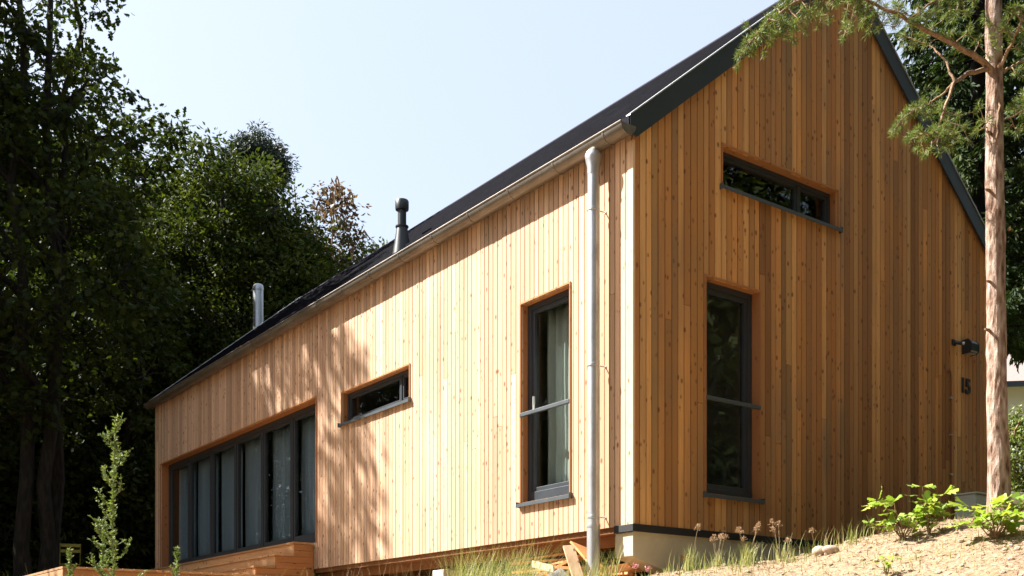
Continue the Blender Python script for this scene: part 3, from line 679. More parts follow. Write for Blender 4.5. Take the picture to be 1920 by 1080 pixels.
def curve(a, c, sag=0, n=6, wob=.0, rr=random):
    a = Vector(a); c = Vector(c); L_ = (c-a).length; out = []
    for i in range(n+1):
        f = i/n; p_ = a.lerp(c, f); p_.z += sag*L_*4*f*(1-f)*(1)
        if 0 < i < n: p_ += Vector((rr.uniform(-1, 1), rr.uniform(-1, 1), rr.uniform(-1, 1)))*wob*L_
        out.append(p_)
    return out
def sample_env(env, n, r_, shell=.5):
    vols = [e[3]*e[4]*e[5] for e in env]; out = []
    for _ in range(n):
        e = r_.choices(env, weights=vols)[0]
        d = Vector((r_.gauss(0, 1), r_.gauss(0, 1), r_.gauss(0, 1))).normalized(); q = r_.random()**(1/3*shell)
        out.append(Vector((e[0]+d.x*e[3]*q, e[1]+d.y*e[4]*q, e[2]+d.z*e[5]*q)))
    return out
def tree(name, base, height, env, nclump, nleaf, leaf, mleaf, mbark, label, cat='tree', group=None, trunk_r=.2, clump_r=.5, lobe=False, limbs=22, seed=1, shell=.5, lean=(0, 0), flat=.7, stems=1, asp=.5):
    """env: ellipsoids (x,y,z,rx,ry,rz) relative to base; clumps of leaves on limbs that fork from the trunk"""
    r_ = random.Random(seed); root = empty(name, base, label, cat, group)
    cl = sample_env(env, nclump, r_, shell)
    tb = MB(); nodes = []
    for s_ in range(stems):
        ang = r_.uniform(0, 6.28); off = .0 if stems == 1 else .35
        top = Vector((lean[0]+off*3*math.cos(ang), lean[1]+off*3*math.sin(ang), height*.93))
        tr = curve((off*math.cos(ang), off*math.sin(ang), -.3), top, 0, 12, .012, r_)
        tb.tube(tr, [trunk_r*(1-.88*(i/12)**.8)*(1.35 if i == 0 else 1) for i in range(13)], 9, r_.random())
        nodes += [(p_, trunk_r*(1-.88*(i/12)**.8)) for i, p_ in enumerate(tr) if i > 2]
    trunk_nodes = list(nodes)
    for t_ in sample_env(env, limbs, r_, .4):
        cand = [q for q in trunk_nodes if q[0].z < t_.z-.2] or trunk_nodes[:2]
        h_, rr = min(cand, key=lambda q: abs((t_-q[0]).length-(t_.xy-q[0].xy).length*1.25))
        pts = curve(h_, t_, .08, 7, .04, r_); r0 = rr*.55
        tb.tube(pts, [r0*(1-.85*i/7)+.008 for i in range(8)], 6, r_.random())
        nodes += [(p_, r0*(1-.85*i/7)) for i, p_ in enumerate(pts) if i > 1]
    NP = np.array([tuple(q[0]) for q in nodes])
    for c_ in cl:
        i = int(np.argmin(((NP-np.array(c_))**2).sum(1))); h_ = nodes[i][0]
        if (h_-c_).length > .1: tb.tube(curve(h_, c_, .05, 3, .06, r_), [.022, .016, .011, .005], 4, r_.random(), cap=False)
    tb.build('trunk', mbark, root, smooth=True)
    CC = np.array([tuple(c_) for c_ in cl]); rad = clump_r*(.55+.8*rng.random(len(CC)))
    idx = np.repeat(np.arange(len(CC)), nleaf); off = unit(rng.normal(size=(len(idx), 3)))*(rng.random((len(idx), 1))**.55)*rad[idx][:, None]; off[:, 2] *= flat
    P = CC[idx]+off; D = unit(off+rng.normal(size=off.shape)*.12*clump_r+np.array([0, 0, -.12]))+rng.normal(size=off.shape)*.5
    nrm = unit(rng.normal(size=P.shape)*.6+np.array([0, 0, .8]))
    sz = leaf*(.65+.7*rng.random(len(P))); tn = np.clip(rng.random(len(CC))[idx]*.6+rng.random(len(P))*.4, 0, 1)
    if lobe:
        V, k = lobed(P, D, sz, nrm); np_mesh('crown', V, k, mleaf, root, tn)
    else: np_mesh('crown', kites(P, D, sz, asp, .12, nrm), 4, mleaf, root, tn)
    return root
def copy_thing(o, loc, rz, label=None, group=None, sc=1):
    r_ = o.copy(); C.objects.link(r_); r_.location = loc; r_.rotation_euler = (0, 0, rz); r_.scale = (sc, sc, sc)
    if label: r_['label'] = label
    if group: r_['group'] = group
    elif 'group' in r_: del r_['group']
    for ch in list(o.children):
        c_ = ch.copy(); C.objects.link(c_); c_.parent = r_
    return r_
def at(px, Y): x = (px-960)/F*Y; return (x, Y, gz(x, Y))

# ------------------------------------------------------------------ trees, left side
oak = tree('oak_tree', at(60, 21), 17, [(-.5, 0, 6.6, 2.6, 2.6, 3.6), (-1.3, .3, 12, 2.7, 2.4, 4.2), (.8, -.2, 6.2, 1.9, 2.0, 1.8), (.6, 0, 9.6, 1.5, 1.6, 1.0), (2.3, .1, 9.3, 1.1, .7, .32), (1.9, 0, 10.3, .95, .7, .42), (1.5, 0, 8.4, 1.5, 1.0, .7), (-2.5, 0, 9, 2, 2, 4)], 560, 50, .13, M_oak, M_bark,
    'tall dark oak with several stems at the left edge of the photo', seed=3, trunk_r=.17, clump_r=.50, lobe=True, stems=3, limbs=40)
tree('oak_tree', at(235, 26), 12.0, [(-.6, 0, 7.0, 1.9, 2.2, 2.6), (.7, 0, 11.2, .9, 1.0, .5), (-.9, .2, 10, 1.6, 1.6, 1.6), (-.3, 0, 4, 2.1, 2.2, 2.8)], 440, 60, .14, M_oak, M_bark,
    'dark oak whose branch tips reach furthest right into the sky', seed=11, trunk_r=.17, clump_r=.5, lobe=True, limbs=26)
tree('broadleaf_tree', at(430, 30), 13.6, [(0, 0, 8.0, 2.6, 3, 4.6), (-.7, 0, 11.2, 1.3, 2, 2.0), (1.3, 0, 8.0, 1.9, 2.2, 3.0), (.2, 0, 4.5, 3.2, 3, 3.8), (2.2, 0, 7.2, 1.6, 1.8, 2.2)], 1000, 90, .15, M_oak2, M_bark,
    'rounded mid green broadleaf tree behind the steel flue', seed=21, trunk_r=.22, clump_r=.62, limbs=30)
tree('broadleaf_tree', at(560, 31), 11, [(-.3, 0, 7.4, 1.5, 2.2, 3.6), (-.4, 0, 5, 2.8, 2.6, 4), (.9, 0, 6.2, 1.4, 1.6, 2.6)], 560, 90, .15, M_oak2, M_bark,
    'green broadleaf tree between the flue and the rusty leaved tree', seed=22, trunk_r=.2, clump_r=.58, limbs=22)
tree('pine_tree', at(478, 33), 15.4, [(.1, 0, 13.7, .75, 1.0, .8), (-.6, 0, 12.3, 1.0, 1.1, 1.0), (.7, 0, 11.2, .9, 1.2, .5)], 210, 230, .14, M_pine_far, M_bark,
    'blue green pine top standing above the rounded broadleaf tree', seed=31, trunk_r=.2, clump_r=.42, limbs=12, asp=.24, flat=.6)
tree('rusty_tree', at(618, 32), 13.2, [(.2, 0, 10.9, .7, 1, 1.7), (-.6, 0, 9.6, .7, .9, 1.9), (.9, 0, 8.6, 1.0, 1, 1.0), (-1.0, 0, 10.2, .4, .6, .9)], 150, 30, .16, M_rust, M_twig,
    'sparse tree with rusty brown leaves above the roof line', seed=41, trunk_r=.10, clump_r=.42, limbs=16, stems=2, shell=.8)
tree('young_tree', at(683, 33), 12.2, [(0, 0, 9.9, .8, 1.0, 1.3), (-1.0, 0, 9.0, 1.1, 1, 1.9)], 130, 32, .15, M_light, M_twig,
    'light green young tree left of the black roof vent', seed=42, trunk_r=.09, clump_r=.42, limbs=16, shell=.8)
bt = tree('broadleaf_tree', at(120, 32), 14, [(0, 0, 7.5, 3.6, 3.2, 6.2)], 560, 60, .21, M_oak, M_bark,
    'dark broadleaf tree in the second row behind the tall oak', seed=51, trunk_r=.2, clump_r=.7, limbs=20)
copy_thing(bt, at(300, 35), 2.0, 'dark broadleaf tree in the back row above the far roof corner')
copy_thing(bt, at(-60, 29), 4.0, 'dark broadleaf tree cut by the left edge of the photo')
# dense shrubs under the trees
us = tree('understorey_shrub', at(30, 27), 4.5, [(0, 0, 2.0, 2.4, 2.0, 2.4)], 260, 60, .17, M_oak, M_bark, 'dark understorey shrub, leftmost in the row behind the deck', 'shrub', seed=61, trunk_r=.06, clump_r=.55, limbs=10, stems=3)
for i, (px, Y, z_, lb) in enumerate(((130, 26, 1.0, 'dark understorey shrub behind the yellow chair'), (215, 28, 1.1, 'dark understorey shrub behind the tall weed'), (290, 27, .95, 'dark understorey shrub beside the far corner of the wooden house'), (-60, 25, 1.2, 'dark understorey shrub outside the left edge of the photo'))):
    copy_thing(us, at(px, Y), 1.3*i+.6, lb, sc=z_)
# the far wood, one mass
N = 60000; fx = rng.uniform(-42, 6, N); fy = 42+rng.normal(0, 2.2, N)+.004*(fx+15)**2; hh = 9.5+1.6*np.sin(fx*.5)+1.1*np.sin(fx*1.3+1)
fz = ground(fx[:1], fy[:1])[0]+hh*rng.random(N)**.8
P = np.stack([fx, fy, fz], 1); np_w = np_mesh('far_wood', kites(P, rng.normal(size=(N, 3)), .45*(.6+.8*rng.random(N)), .7), 4, M_oak)
tag(np_w, 'dense dark wood closing the view behind the left trees', 'wood', kind='stuff')
# trees outside the picture: they shade the long wall and are mirrored in the panes
sh = tree('oak_tree', (-12.4, 18.1, gz(-12.4, 18.1)), 16, [(0, 0, 12.0, 2.4, 2.0, 3.0), (.5, .5, 9.0, 1.6, 1.6, 1.6)], 300, 46, .13, M_oak, M_bark,
    'oak outside the left edge that throws dappled shade on the wall above the glazed front', seed=81, trunk_r=.2, clump_r=.42, lobe=True, limbs=22)
copy_thing(sh, (-13.6, 20.6, gz(-13.6, 20.6)), 2.2, 'oak outside the left edge, further back beside the tall oak', sc=1.02)
mt = tree('garden_tree', (10.5, 7.5, gz(10.5, 7.5)), 14, [(0, 0, 7.5, 3.4, 3.2, 6.2)], 420, 60, .21, M_light, M_bark,
    'light green tree outside the right edge, mirrored in the strip window high in the gable', seed=91, trunk_r=.2, clump_r=.75, limbs=20)
for i, (x, y, s_) in enumerate(((9, 5, 1.3), (11.5, 10, 1.4), (9, 1.5, 1.3), (13, 7, 1.5), (8, -2, 1.3), (15, 14, 1.4), (12, 3.5, 1.4))):
    copy_thing(us, (x, y, gz(x, y)-.3), i*1.1, 'shrub outside the right edge, mirrored in the tall gable window', 'shrubs outside the right edge', s_)
lab = 'leafy tree outside the frame, mirrored in the window panes'
for (x, y, a, s_) in ((-17, 21, 1.0, 1.0), (-15, 13.5, 2.6, .75), (-19, 7, 3.1, 1), (-12, -4, .7, .9), (-23, 16, 2.2, 1), (-22, 26, 4.1, 1.1), (-24, 10, 5.2, 1), (10, 1, 1.2, 1.15), (16.5, 11, 3.9, 1.3), (6.5, -6, 2.2, 1.25), (11, -6, 3.3, 1.3), (0, -11, 4.4, 1.25), (-6, -9, 2.4, 1.1)):
    copy_thing(bt, (x, y, gz(x, y)), a, lab, 'trees around the plot outside the frame', s_)

# ------------------------------------------------------------------ spruces, right side
def spruce(base, height, L0, label, seed, z_start=.6, dens=1.0, droop=.35):
    r_ = random.Random(seed); root = empty('spruce_tree', base, label, 'tree'); tb = MB()
    tb.tube([(0, 0, -.3), (0, 0, height*.5), (0, 0, height)], [.2, .13, .02], 9)
    P = []; D = []; T = []; z = z_start
    while z < height-.2:
        f = 1-(z/height); L_ = L0*(f**.75)*r_.uniform(.8, 1.12)+.2; nb = r_.randint(5, 7); a0 = r_.uniform(0, 6.28)
        for k in range(nb):
            a = a0+k*6.283/nb+r_.uniform(-.25, .25); l2 = L_*r_.uniform(.75, 1.1); d = Vector((math.cos(a), math.sin(a), 0))
            pts = [Vector((0, 0, z))+d*(l2*q)+Vector((0, 0, -droop*l2*q*(1.1-.45*q)+.10*l2*q**3)) for q in (0, .2, .4, .6, .8, 1)]
            tb.tube(pts, [.035, .028, .02, .015, .01, .004], 4, cap=False)
            n_ = int(26*l2*dens); tn = r_.random()
            sdv = Vector((-d.y, d.x, 0))
            for i in range(n_):
                q = .12+.88*r_.random()**.8; s_ = q*5; j = min(4, int(s_)); p0 = pts[j].lerp(pts[j+1], s_-j)
                side = r_.choice((-1, 1)); ln = .38*(1.15-q*.7)*r_.uniform(.5, 1.2)
                dv = (d*.5+sdv*side*r_.uniform(.1, 1)+Vector((0, 0, -r_.uniform(.2, 1.5)))).normalized()
                for m_ in range(7):
                    pp = p0+dv*(ln*m_/7); pp.z -= .08*ln*(m_/7)**2
                    P.append(tuple(pp)); dd = dv+Vector((r_.uniform(-.5, .5), r_.uniform(-.5, .5), r_.uniform(-.5, .3))); D.append(tuple(dd)); T.append(min(1, .65*tn+.35*r_.random()))
        z += .27*r_.uniform(.8, 1.2)
    tb.build('trunk', M_bark, root, smooth=True)
    P = np.array(P); D = np.array(D); np_mesh('crown', kites(P, D, .12*(.7+.6*rng.random(len(P))), .32, .1), 4, M_spruce, root, np.array(T))
    return root
spruce(at(1835, 18.5), 15, 2.3, 'drooping dark spruce directly behind the pine trunk', 1, 3.3)
spruce(at(1985, 20), 15, 2.7, 'drooping spruce cut by the right edge of the photo', 2, 4.1)
spruce(at(1800, 26), 17, 2.6, 'distant spruce showing between the roof edge and the nearer spruces', 3, 4.5, .8)

copy_thing(bt, at(1960, 46), 1.2, 'broadleaf tree behind the neighbouring house at the right edge', sc=1.0)
copy_thing(bt, at(1850, 48), 3.3, 'broadleaf tree behind the neighbouring house, hidden mostly by the pine trunk', sc=1.0)
# ------------------------------------------------------------------ neighbour's house and bush
nb = empty('neighbour_house', (14.1, 33, gz(15, 33)), 'white rendered neighbouring house with grey brown roof right of the pine trunk', 'house', rz=R(-8))
b = MB(); b.box((0, 0, -1), (9, 7, 3.55)); b.prism([(0, 3.55), (9, 3.55), (4.5, 6.2)], 'y', .1, 6.9) if 0 else None
b.build('wall', M_render, nb)
b = MB(); b.add([(-.5, -.6, 3.42), (9.5, -.6, 3.42), (9.5, 3.5, 5.5), (-.5, 3.5, 5.5), (-.5, 7.6, 3.42), (9.5, 7.6, 3.42), (-.5, -.6, 3.55), (9.5, -.6, 3.55), (9.5, 3.5, 5.65), (-.5, 3.5, 5.65), (-.5, 7.6, 3.55), (9.5, 7.6, 3.55)],
    [(0, 3, 2, 1), (3, 4, 5, 2), (6, 7, 8, 9), (9, 8, 11, 10), (0, 1, 7, 6), (4, 10, 11, 5), (0, 6, 9, 3), (3, 9, 10, 4), (1, 2, 8, 7), (2, 5, 11, 8)])
M_nroof = plain('brown_grey_tiles', (.24, .19, .17), .8, 0, .25, 20, .5)
rf = b.build('roof', M_nroof, nb); MB().box((-.5, -.68, 3.40), (9.5, -.6, 3.56)).build('fascia', M_frame, rf)
b = MB(); b.box((2.2, -.03, 1), (3.4, -.001, 2.4)); b.build('window', M_frame, nb)
tree('garden_bush', at(1925, 22), 1.9, [(0, 0, .95, .62, .7, .85)], 130, 60, .075, M_bush, M_twig, 'sunlit round bush in front of the white neighbouring house', 'bush', seed=71, trunk_r=.03, clump_r=.22, limbs=10)
q = at(1915, 16.5); kb = empty('garden_kerb', (q[0], q[1], q[2]), 'pale low garden wall behind the pine', 'wall', rz=R(12))
MB().box((-.5, 0, -.3), (3.2, .25, .28)).build('wall_body', M_render, kb, bevel=.01); MB().box((-.52, -.03, .282), (3.22, .28, .33)).build('coping', M_pier, kb, bevel=.008)

# ------------------------------------------------------------------ foreground pine
PY = 8.3; pbx, pby = (1874-960)/F*PY, PY; pz = gz(pbx, pby)
pine = empty('pine_tree', (pbx, pby, pz), 'slender pine with flaky reddish trunk in front of the gable', 'tree')
PB = Vector((pbx, pby, pz)); rp = random.Random(9)
tw = MB(); pts = []; rads = []; nseg = 90
for i in range(nseg+1):
    f = i/nseg; z = -.25+f*6.6; py_ = HZ-(pz+z)*F/PY
    px_ = np.interp(py_, [-400, 0, 400, 800, 950, 1100], [1862, 1863, 1866, 1870, 1874, 1876])
    pts.append(Vector(((px_-960)/F*PY, PY, pz+z))-PB)
    rads.append(float(np.interp(py_, [-400, 0, 400, 800, 930, 985, 1100], [.048, .059, .067, .073, .083, .11, .14])))
n_s = 26; vs = []; rj = random.Random(2)
plates = [[1+rj.choice((0, 0, .05, .09, -.04)) for _ in range(n_s)] for _ in range(nseg+1)]
for i, p_ in enumerate(pts):
    for k in range(n_s):
        a = 2*math.pi*k/n_s; r_ = rads[i]*(plates[i//3*3][k//3*3 % n_s]*.6+plates[i][k]*.4)*(1+.03*math.sin(a*3+i*.3))
        vs.append((p_.x+r_*math.cos(a), p_.y+r_*math.sin(a), p_.z))
tw.add(vs, [(i*n_s+k, i*n_s+(k+1) % n_s, (i+1)*n_s+(k+1) % n_s, (i+1)*n_s+k) for i in range(nseg) for k in range(n_s)])
tw.build('trunk', M_pinebark, pine, smooth=False)
def wp(px, py, Y=PY): return W(px, py, Y)-PB
brs = [  # (points, start radius, end radius)
    ([wp(1862, 140), wp(1840, 112, 8.2), wp(1800, 90, 8.1), wp(1745, 62, 8.0), wp(1690, 30, 7.9), wp(1640, 8, 7.9), wp(1600, -10, 7.9)], .026, .008),
    ([wp(1860, 128), wp(1838, 132, 8.2), wp(1812, 140, 8.1), wp(1789, 153, 8.0), wp(1778, 185, 7.95), wp(1764, 225, 7.9), wp(1752, 255, 7.9)], .020, .006),
    ([wp(1789, 153, 8.0), wp(1770, 110, 8.1), wp(1745, 85, 8.2), wp(1700, 70, 8.3)], .010, .004),
    ([wp(1789, 153, 8.0), wp(1768, 175, 8.1), wp(1740, 195, 8.2), wp(1715, 205, 8.25)], .009, .004),
    ([wp(1866, 135), wp(1878, 118, 8.2), wp(1895, 85, 8.1), wp(1912, 45, 8.0), wp(1935, 0, 8.0)], .016, .008),
    ([wp(1866, 125), wp(1884, 132, 8.4), wp(1910, 118, 8.5), wp(1950, 105, 8.6)], .014, .007),
    ([wp(1861, -70), wp(1790, -80, 8.1), wp(1690, -60, 7.9), wp(1590, -35, 7.8), wp(1500, 0, 7.7), wp(1440, 40, 7.7), wp(1395, 92, 7.7)], .026, .005),
    ([wp(1861, -110), wp(1800, -120, 8.3), wp(1720, -90, 8.4), wp(1640, -60, 8.4), wp(1560, -30, 8.4)], .022, .006),
    ([wp(1865, 150), wp(1869, 175), wp(1874, 200, 8.22), wp(1868, 260, 8.20)], .012, .006),
    ([wp(1862, -30), wp(1820, -30, 8.1), wp(1780, -10, 8.0), wp(1740, 10, 7.9), wp(1700, 40, 7.9)], .016, .005),
    ([wp(1864, 235), wp(1895, 220, 8.4), wp(1930, 200, 8.5)], .009, .005)]
bnodes = []
for pp, r0, r1 in brs:
    sm = []
    for i in range(len(pp)-1):
        for q in range(5):
            sm.append(pp[i].lerp(pp[i+1], q/5)+Vector((rp.uniform(-1, 1), rp.uniform(-1, 1), rp.uniform(-1, 1)))*.006)
    sm.append(pp[-1]); nn = len(sm)-1
    MB().tube(sm, [r0+(r1-r0)*i/nn for i in range(nn+1)], 7, .5).build('branch', M_twig, pine, smooth=True); bnodes += sm
tufts = [(1392, 102), (1402, 92), (1420, 84), (1428, 72), (1447, 80), (1452, 60), (1468, 50), (1478, 72), (1492, 80), (1500, 40), (1512, 62), (1520, 28), (1534, 52), (1546, 18), (1556, 40), (1566, 8), (1580, 78), (1584, 30), (1596, 55), (1606, 20),
    (1618, 42), (1626, 10), (1640, 28), (1648, 0), (1440, 30), (1455, 12), (1478, 22), (1490, 0), (1432, 50), (1410, 70), (1534, 0), (1600, 0), (1590, -15), (1660, 12), (1676, 30), (1690, 8), (1700, 24), (1710, 48), (1722, 12), (1736, 30), (1745, 2), (1752, 48), (1765, 18), (1785, 30), (1800, 5),
    (1812, 30), (1830, 12), (1845, 35), (1770, 60), (1790, 55), (1815, 60), (1838, 70), (1690, 70), (1715, 85), (1735, 70),
    (1672, 244), (1680, 232), (1692, 215), (1700, 226), (1706, 250), (1712, 205), (1720, 240), (1728, 262), (1736, 222), (1742, 282), (1748, 246), (1756, 262), (1762, 288), (1770, 240), (1776, 270), (1788, 282), (1700, 262), (1730, 200), (1752, 205), (1790, 245), (1800, 215), (1812, 240), (1806, 262), (1775, 215), (1825, 250), (1835, 225),
    (1885, 20), (1900, 12), (1915, 30), (1895, 60), (1912, 95), (1905, 140), (1918, 170), (1898, 200), (1915, 215), (1890, 240), (1908, 255), (1880, 50), (1920, 60), (1650, 55), (1630, 60)]
P = []; D = []; twg = MB(); rp = random.Random(4)
def sprig(tip, back, ln, nn):
    ax = (tip-back).normalized() if (tip-back).length > 1e-4 else Vector((0, 0, -1))
    for i in range(nn):
        q = rp.random(); p_ = tip-ax*ln*(1-q)
        dv = (ax*rp.uniform(.35, 1.1)+Vector((rp.gauss(0, 1), rp.gauss(0, 1), rp.gauss(0, 1)+.15)).normalized()).normalized(); P.append(tuple(p_)); D.append(tuple(dv))
for (px, py) in tufts:
    near = min(bnodes, key=lambda q: (q+PB-W(px, py, (q+PB).y)).length); Y = (near+PB).y+rp.uniform(-.15, .15); tip = W(px, py, Y)-PB
    path = curve(near, tip, rp.uniform(-.02, .12), 5, .03, rp); twg.tube(path, [.006, .005, .0045, .004, .0035, .0025], 5, rp.random())
    sprig(tip, path[-2], .06, 60)
    for _ in range(rp.randint(2, 4)):
        fb = path[rp.randint(2, 4)]; t2 = fb+Vector((rp.uniform(-1, 1), rp.uniform(-1, 1), rp.uniform(-.9, .6))).normalized()*rp.uniform(.06, .16)
        twg.tube([fb, t2], [.0035, .002], 4); sprig(t2, fb, .05, 45)
twg.build('twigs', M_twig, pine, smooth=True)
P = np.array(P); np_mesh('needles', kites(P, np.array(D), .046*(.7+.6*rng.random(len(P))), .075, .03), 4, M_needle, pine)
b = MB()
for px, py in ((1852, 250), (1850, 358), (1853, 530), (1849, 620), (1884, 430)):
    s0 = wp(px+8, py); b.tube([s0, wp(px-2 if px < 1870 else px+10, py-3, 8.2)], [.016, .008], 6)
b.build('branch_stub', M_twig, pine)

# ------------------------------------------------------------------ weeds, saplings, grass
def leafy_weed(px, ytop, Y, label, nb_, spread, seed, hvis, lean=0, name='tall_weed'):
    r_ = random.Random(seed); x = (px-960)/F*Y; g0 = gz(x, Y); top = (HZ-ytop)/F*Y; H = top-g0
    root = empty(name, (x, Y, g0), label, 'plant'); tb = MB(); P = []; D = []; S_ = []
    def stemleaf(pts, n_, sz, z=1.0):
        for _ in range(n_):
            q = r_.random()**.9*(len(pts)-1); i = min(len(pts)-2, int(q)); p_ = pts[i].lerp(pts[i+1], q-i)
            dv = Vector((r_.gauss(0, 1), r_.gauss(0, 1), r_.uniform(.0, 1.3))); P.append(tuple(p_)); D.append(tuple(dv)); S_.append(sz*r_.uniform(.5, 1.2))
    main = [Vector((lean*f*H+.012*math.sin(f*7), 0, f*H)) for f in [i/14 for i in range(15)]]
    tb.tube(main, [.008*(1-.75*i/14)+.001 for i in range(15)], 6); stemleaf(main, int(300*H), .034); stemleaf(main[10:], 160, .022)
    for k in range(nb_):
        f = .30+.66*k/nb_+r_.uniform(-.02, .02); j = f*14; p0 = main[int(j)].lerp(main[min(14, int(j)+1)], j-int(j))
        a = r_.uniform(0, 6.28); l2 = spread*(1.12-f)*r_.uniform(.6, 1.1)+.04
        e = p0+Vector((math.cos(a)*l2*.75, math.sin(a)*l2*.75, l2*r_.uniform(.7, 1.1))); mid = p0.lerp(e, .5)+Vector((math.cos(a), math.sin(a), -.6))*l2*.12
        bp = [p0, mid, e]; tb.tube(bp, [.0035, .003, .0015], 5); stemleaf(bp, int(34+230*l2), .021)
        for _ in range(int(2+l2*14)):
            q0 = mid.lerp(e, r_.random()); e2 = q0+Vector((r_.uniform(-1, 1), r_.uniform(-1, 1), r_.uniform(.3, 1.2)))*.05
            tb.tube([q0, e2], [.0018, .001], 4); stemleaf([q0, e2], 12, .018)
    tb.build('stem', M_stem, root); P = np.array(P); np_mesh('leaves', kites(P, np.array(D), np.array(S_), .38, .2), 4, M_weed, root)
    return root
leafy_weed(215, 783, 6.6, 'tall branching green weed in front of the left trees', 30, .23, 1, 300)
leafy_weed(193, 985, 6.7, 'short weed stem growing at the foot of the tall weed', 9, .12, 2, 60)
leafy_weed(345, 1027, 6.4, 'small nodding weed in front of the low timber deck', 5, .07, 3, 60, lean=-.04)
leafy_weed(146, 1030, 6.6, 'small green weed below the yellow chair', 6, .08, 4, 50, lean=-.05)

def sapling(px, py, Y, n_, hgt, spread, label, seed, leaf=.085):
    r_ = random.Random(seed); x = (px-960)/F*Y; g0 = gz(x, Y); root = empty('oak_sapling', (x, Y, g0), label, 'plant'); tb = MB(); P = []; D = []; NN = []
    for k in range(n_):
        a = 6.283*k/n_+r_.uniform(-.4, .4); rr = spread*r_.uniform(.35, 1); e = Vector((math.cos(a)*rr, math.sin(a)*rr*.6, hgt*r_.uniform(.45, 1.05)))
        path = curve((0, 0, 0), e, .12, 5, .05, r_); tb.tube(path, [.006, .005, .004, .003, .0025, .002], 5)
        for j in range(2, 6):
            for _ in range(1 if j < 5 else 4):
                dv = Vector((r_.gauss(0, 1), r_.gauss(0, 1), r_.uniform(-.3, .6))); P.append(tuple(path[j]+dv*.012)); D.append(tuple(dv)); NN.append((r_.gauss(-.3, .35), r_.gauss(-.2, .35), 1))
    tb.build('stem', M_twig, root); P = np.array(P); V, k = lobed(P, np.array(D), leaf*(.6+.7*rng.random(len(P))), unit(np.array(NN)))
    np_mesh('leaves', V, k, M_sap, root); return root
sapling(1692, 1002, 8.3, 10, .30, .30, 'low sapling with yellow green lobed leaves left of the cabinet', 1, .105)
sapling(1742, 992, 8.2, 7, .37, .13, 'upright leafy sapling beside the left edge of the cabinet', 2, .10)
sapling(1868, 1035, 7.6, 12, .22, .34, 'broad leafy sapling at the foot of the pine', 3, .11)
sapling(1905, 1000, 8.0, 7, .18, .18, 'leafy sapling behind the pine foot at the right edge', 4, .085)
sapling(1662, 1085, 7.5, 4, .14, .06, 'tiny green sapling at the bottom of the slope', 5, .045)
sapling(1655, 975, 8.9, 4, .16, .12, 'dark little sapling close to the gable base', 6, .05)

def blades(X, Y, H, wdt, spread=.25, segs=3, lean=None):
    """curved grass blades as strips; returns verts and quads"""
    N = len(X); Z = ground(X, Y); a = rng.uniform(0, 6.283, N); l = spread*H*(.3+rng.random(N)) if lean is None else lean
    side = np.stack([-np.sin(a), np.cos(a), np.zeros(N)], 1); out = np.stack([np.cos(a), np.sin(a), np.zeros(N)], 1)
    rows = []
    for i in range(segs+1):
        f = i/segs; c = np.stack([X, Y, Z], 1)+out*(l*f**2)[:, None]+np.array([0, 0, 1])*(H*f*(1-.12*f))[:, None]
        w_ = wdt*(1-f*.92)*.5; rows += [c-side*w_, c+side*w_]
    V = np.stack(rows, 1); k = 2*(segs+1); b0 = np.arange(N)[:, None]*k
    Fq = np.concatenate([b0+np.array([2*i, 2*i+1, 2*i+3, 2*i+2]) for i in range(segs)], 0); return V.reshape(-1, 3), Fq, V[:, -1]
def tuft_thing(px, py, Y, n_, h, label, seed, m_=None, spread=.35, heads=0, mh=None):
    x = (px-960)/F*Y; root = empty('grass_tuft', (x, Y, gz(x, Y)), label, 'grass tuft'); X = x+rng.normal(0, .03, n_); YY = Y+rng.normal(0, .03, n_); H = h*.8*(.45+.6*rng.random(n_))
    V, Fq, tips = blades(X, YY, H, .006, spread); V = V-np.array([x, Y, gz(x, Y)]); np_mesh('blades', V, 4, m_ or M_grass, root, faces=Fq)
    if heads:
        r_ = random.Random(seed)
        for k in range(heads):
            P = []; D = []; st = MB()
            a = r_.uniform(0, 6.28); hh_ = h*r_.uniform(.8, 1.25); e = Vector((math.cos(a)*hh_*.25, math.sin(a)*hh_*.25, hh_)); pth = curve((0, 0, 0), e, .05, 5, .01, r_); st.tube(pth, .0016, 4)
            for i in range(60):
                q = r_.random(); p_ = pth[4].lerp(pth[5], q); dv = Vector((r_.gauss(0, 1), r_.gauss(0, 1), r_.uniform(0, 1))); P.append(tuple(p_+dv*.012*(1.2-q))); D.append(tuple(dv))
            so_ = st.build('stalk', M_dry, root); np_mesh('seed_head', kites(np.array(P), np.array(D), .016, .35), 4, mh or M_seed, so_)
    return root
for i, (px, Y, n_, h, lb, hd) in enumerate(((1295, 9.1, 70, .34, 'green grass tuft before the concrete beam, nearest the house corner', 1), (1345, 9.2, 60, .26, 'tuft with drooping reddish seed heads left of the tall gable window sill', 5),
    (1402, 9.0, 110, .30, 'bushy grass tuft with seed heads below the tall gable window', 6), (1463, 9.1, 26, .34, 'thin upright grass tuft right of the bushy one', 3), (1478, 8.9, 24, .24, 'sparse green tuft close left of the stones', 1),
    (1528, 9.0, 10, .20, 'few thin blades just behind the stones', 1), (1597, 8.85, 26, .26, 'short tuft of green blades where the gable meets the slope', 0))):
    tuft_thing(px, 0, Y, n_, h, lb, i, heads=hd)
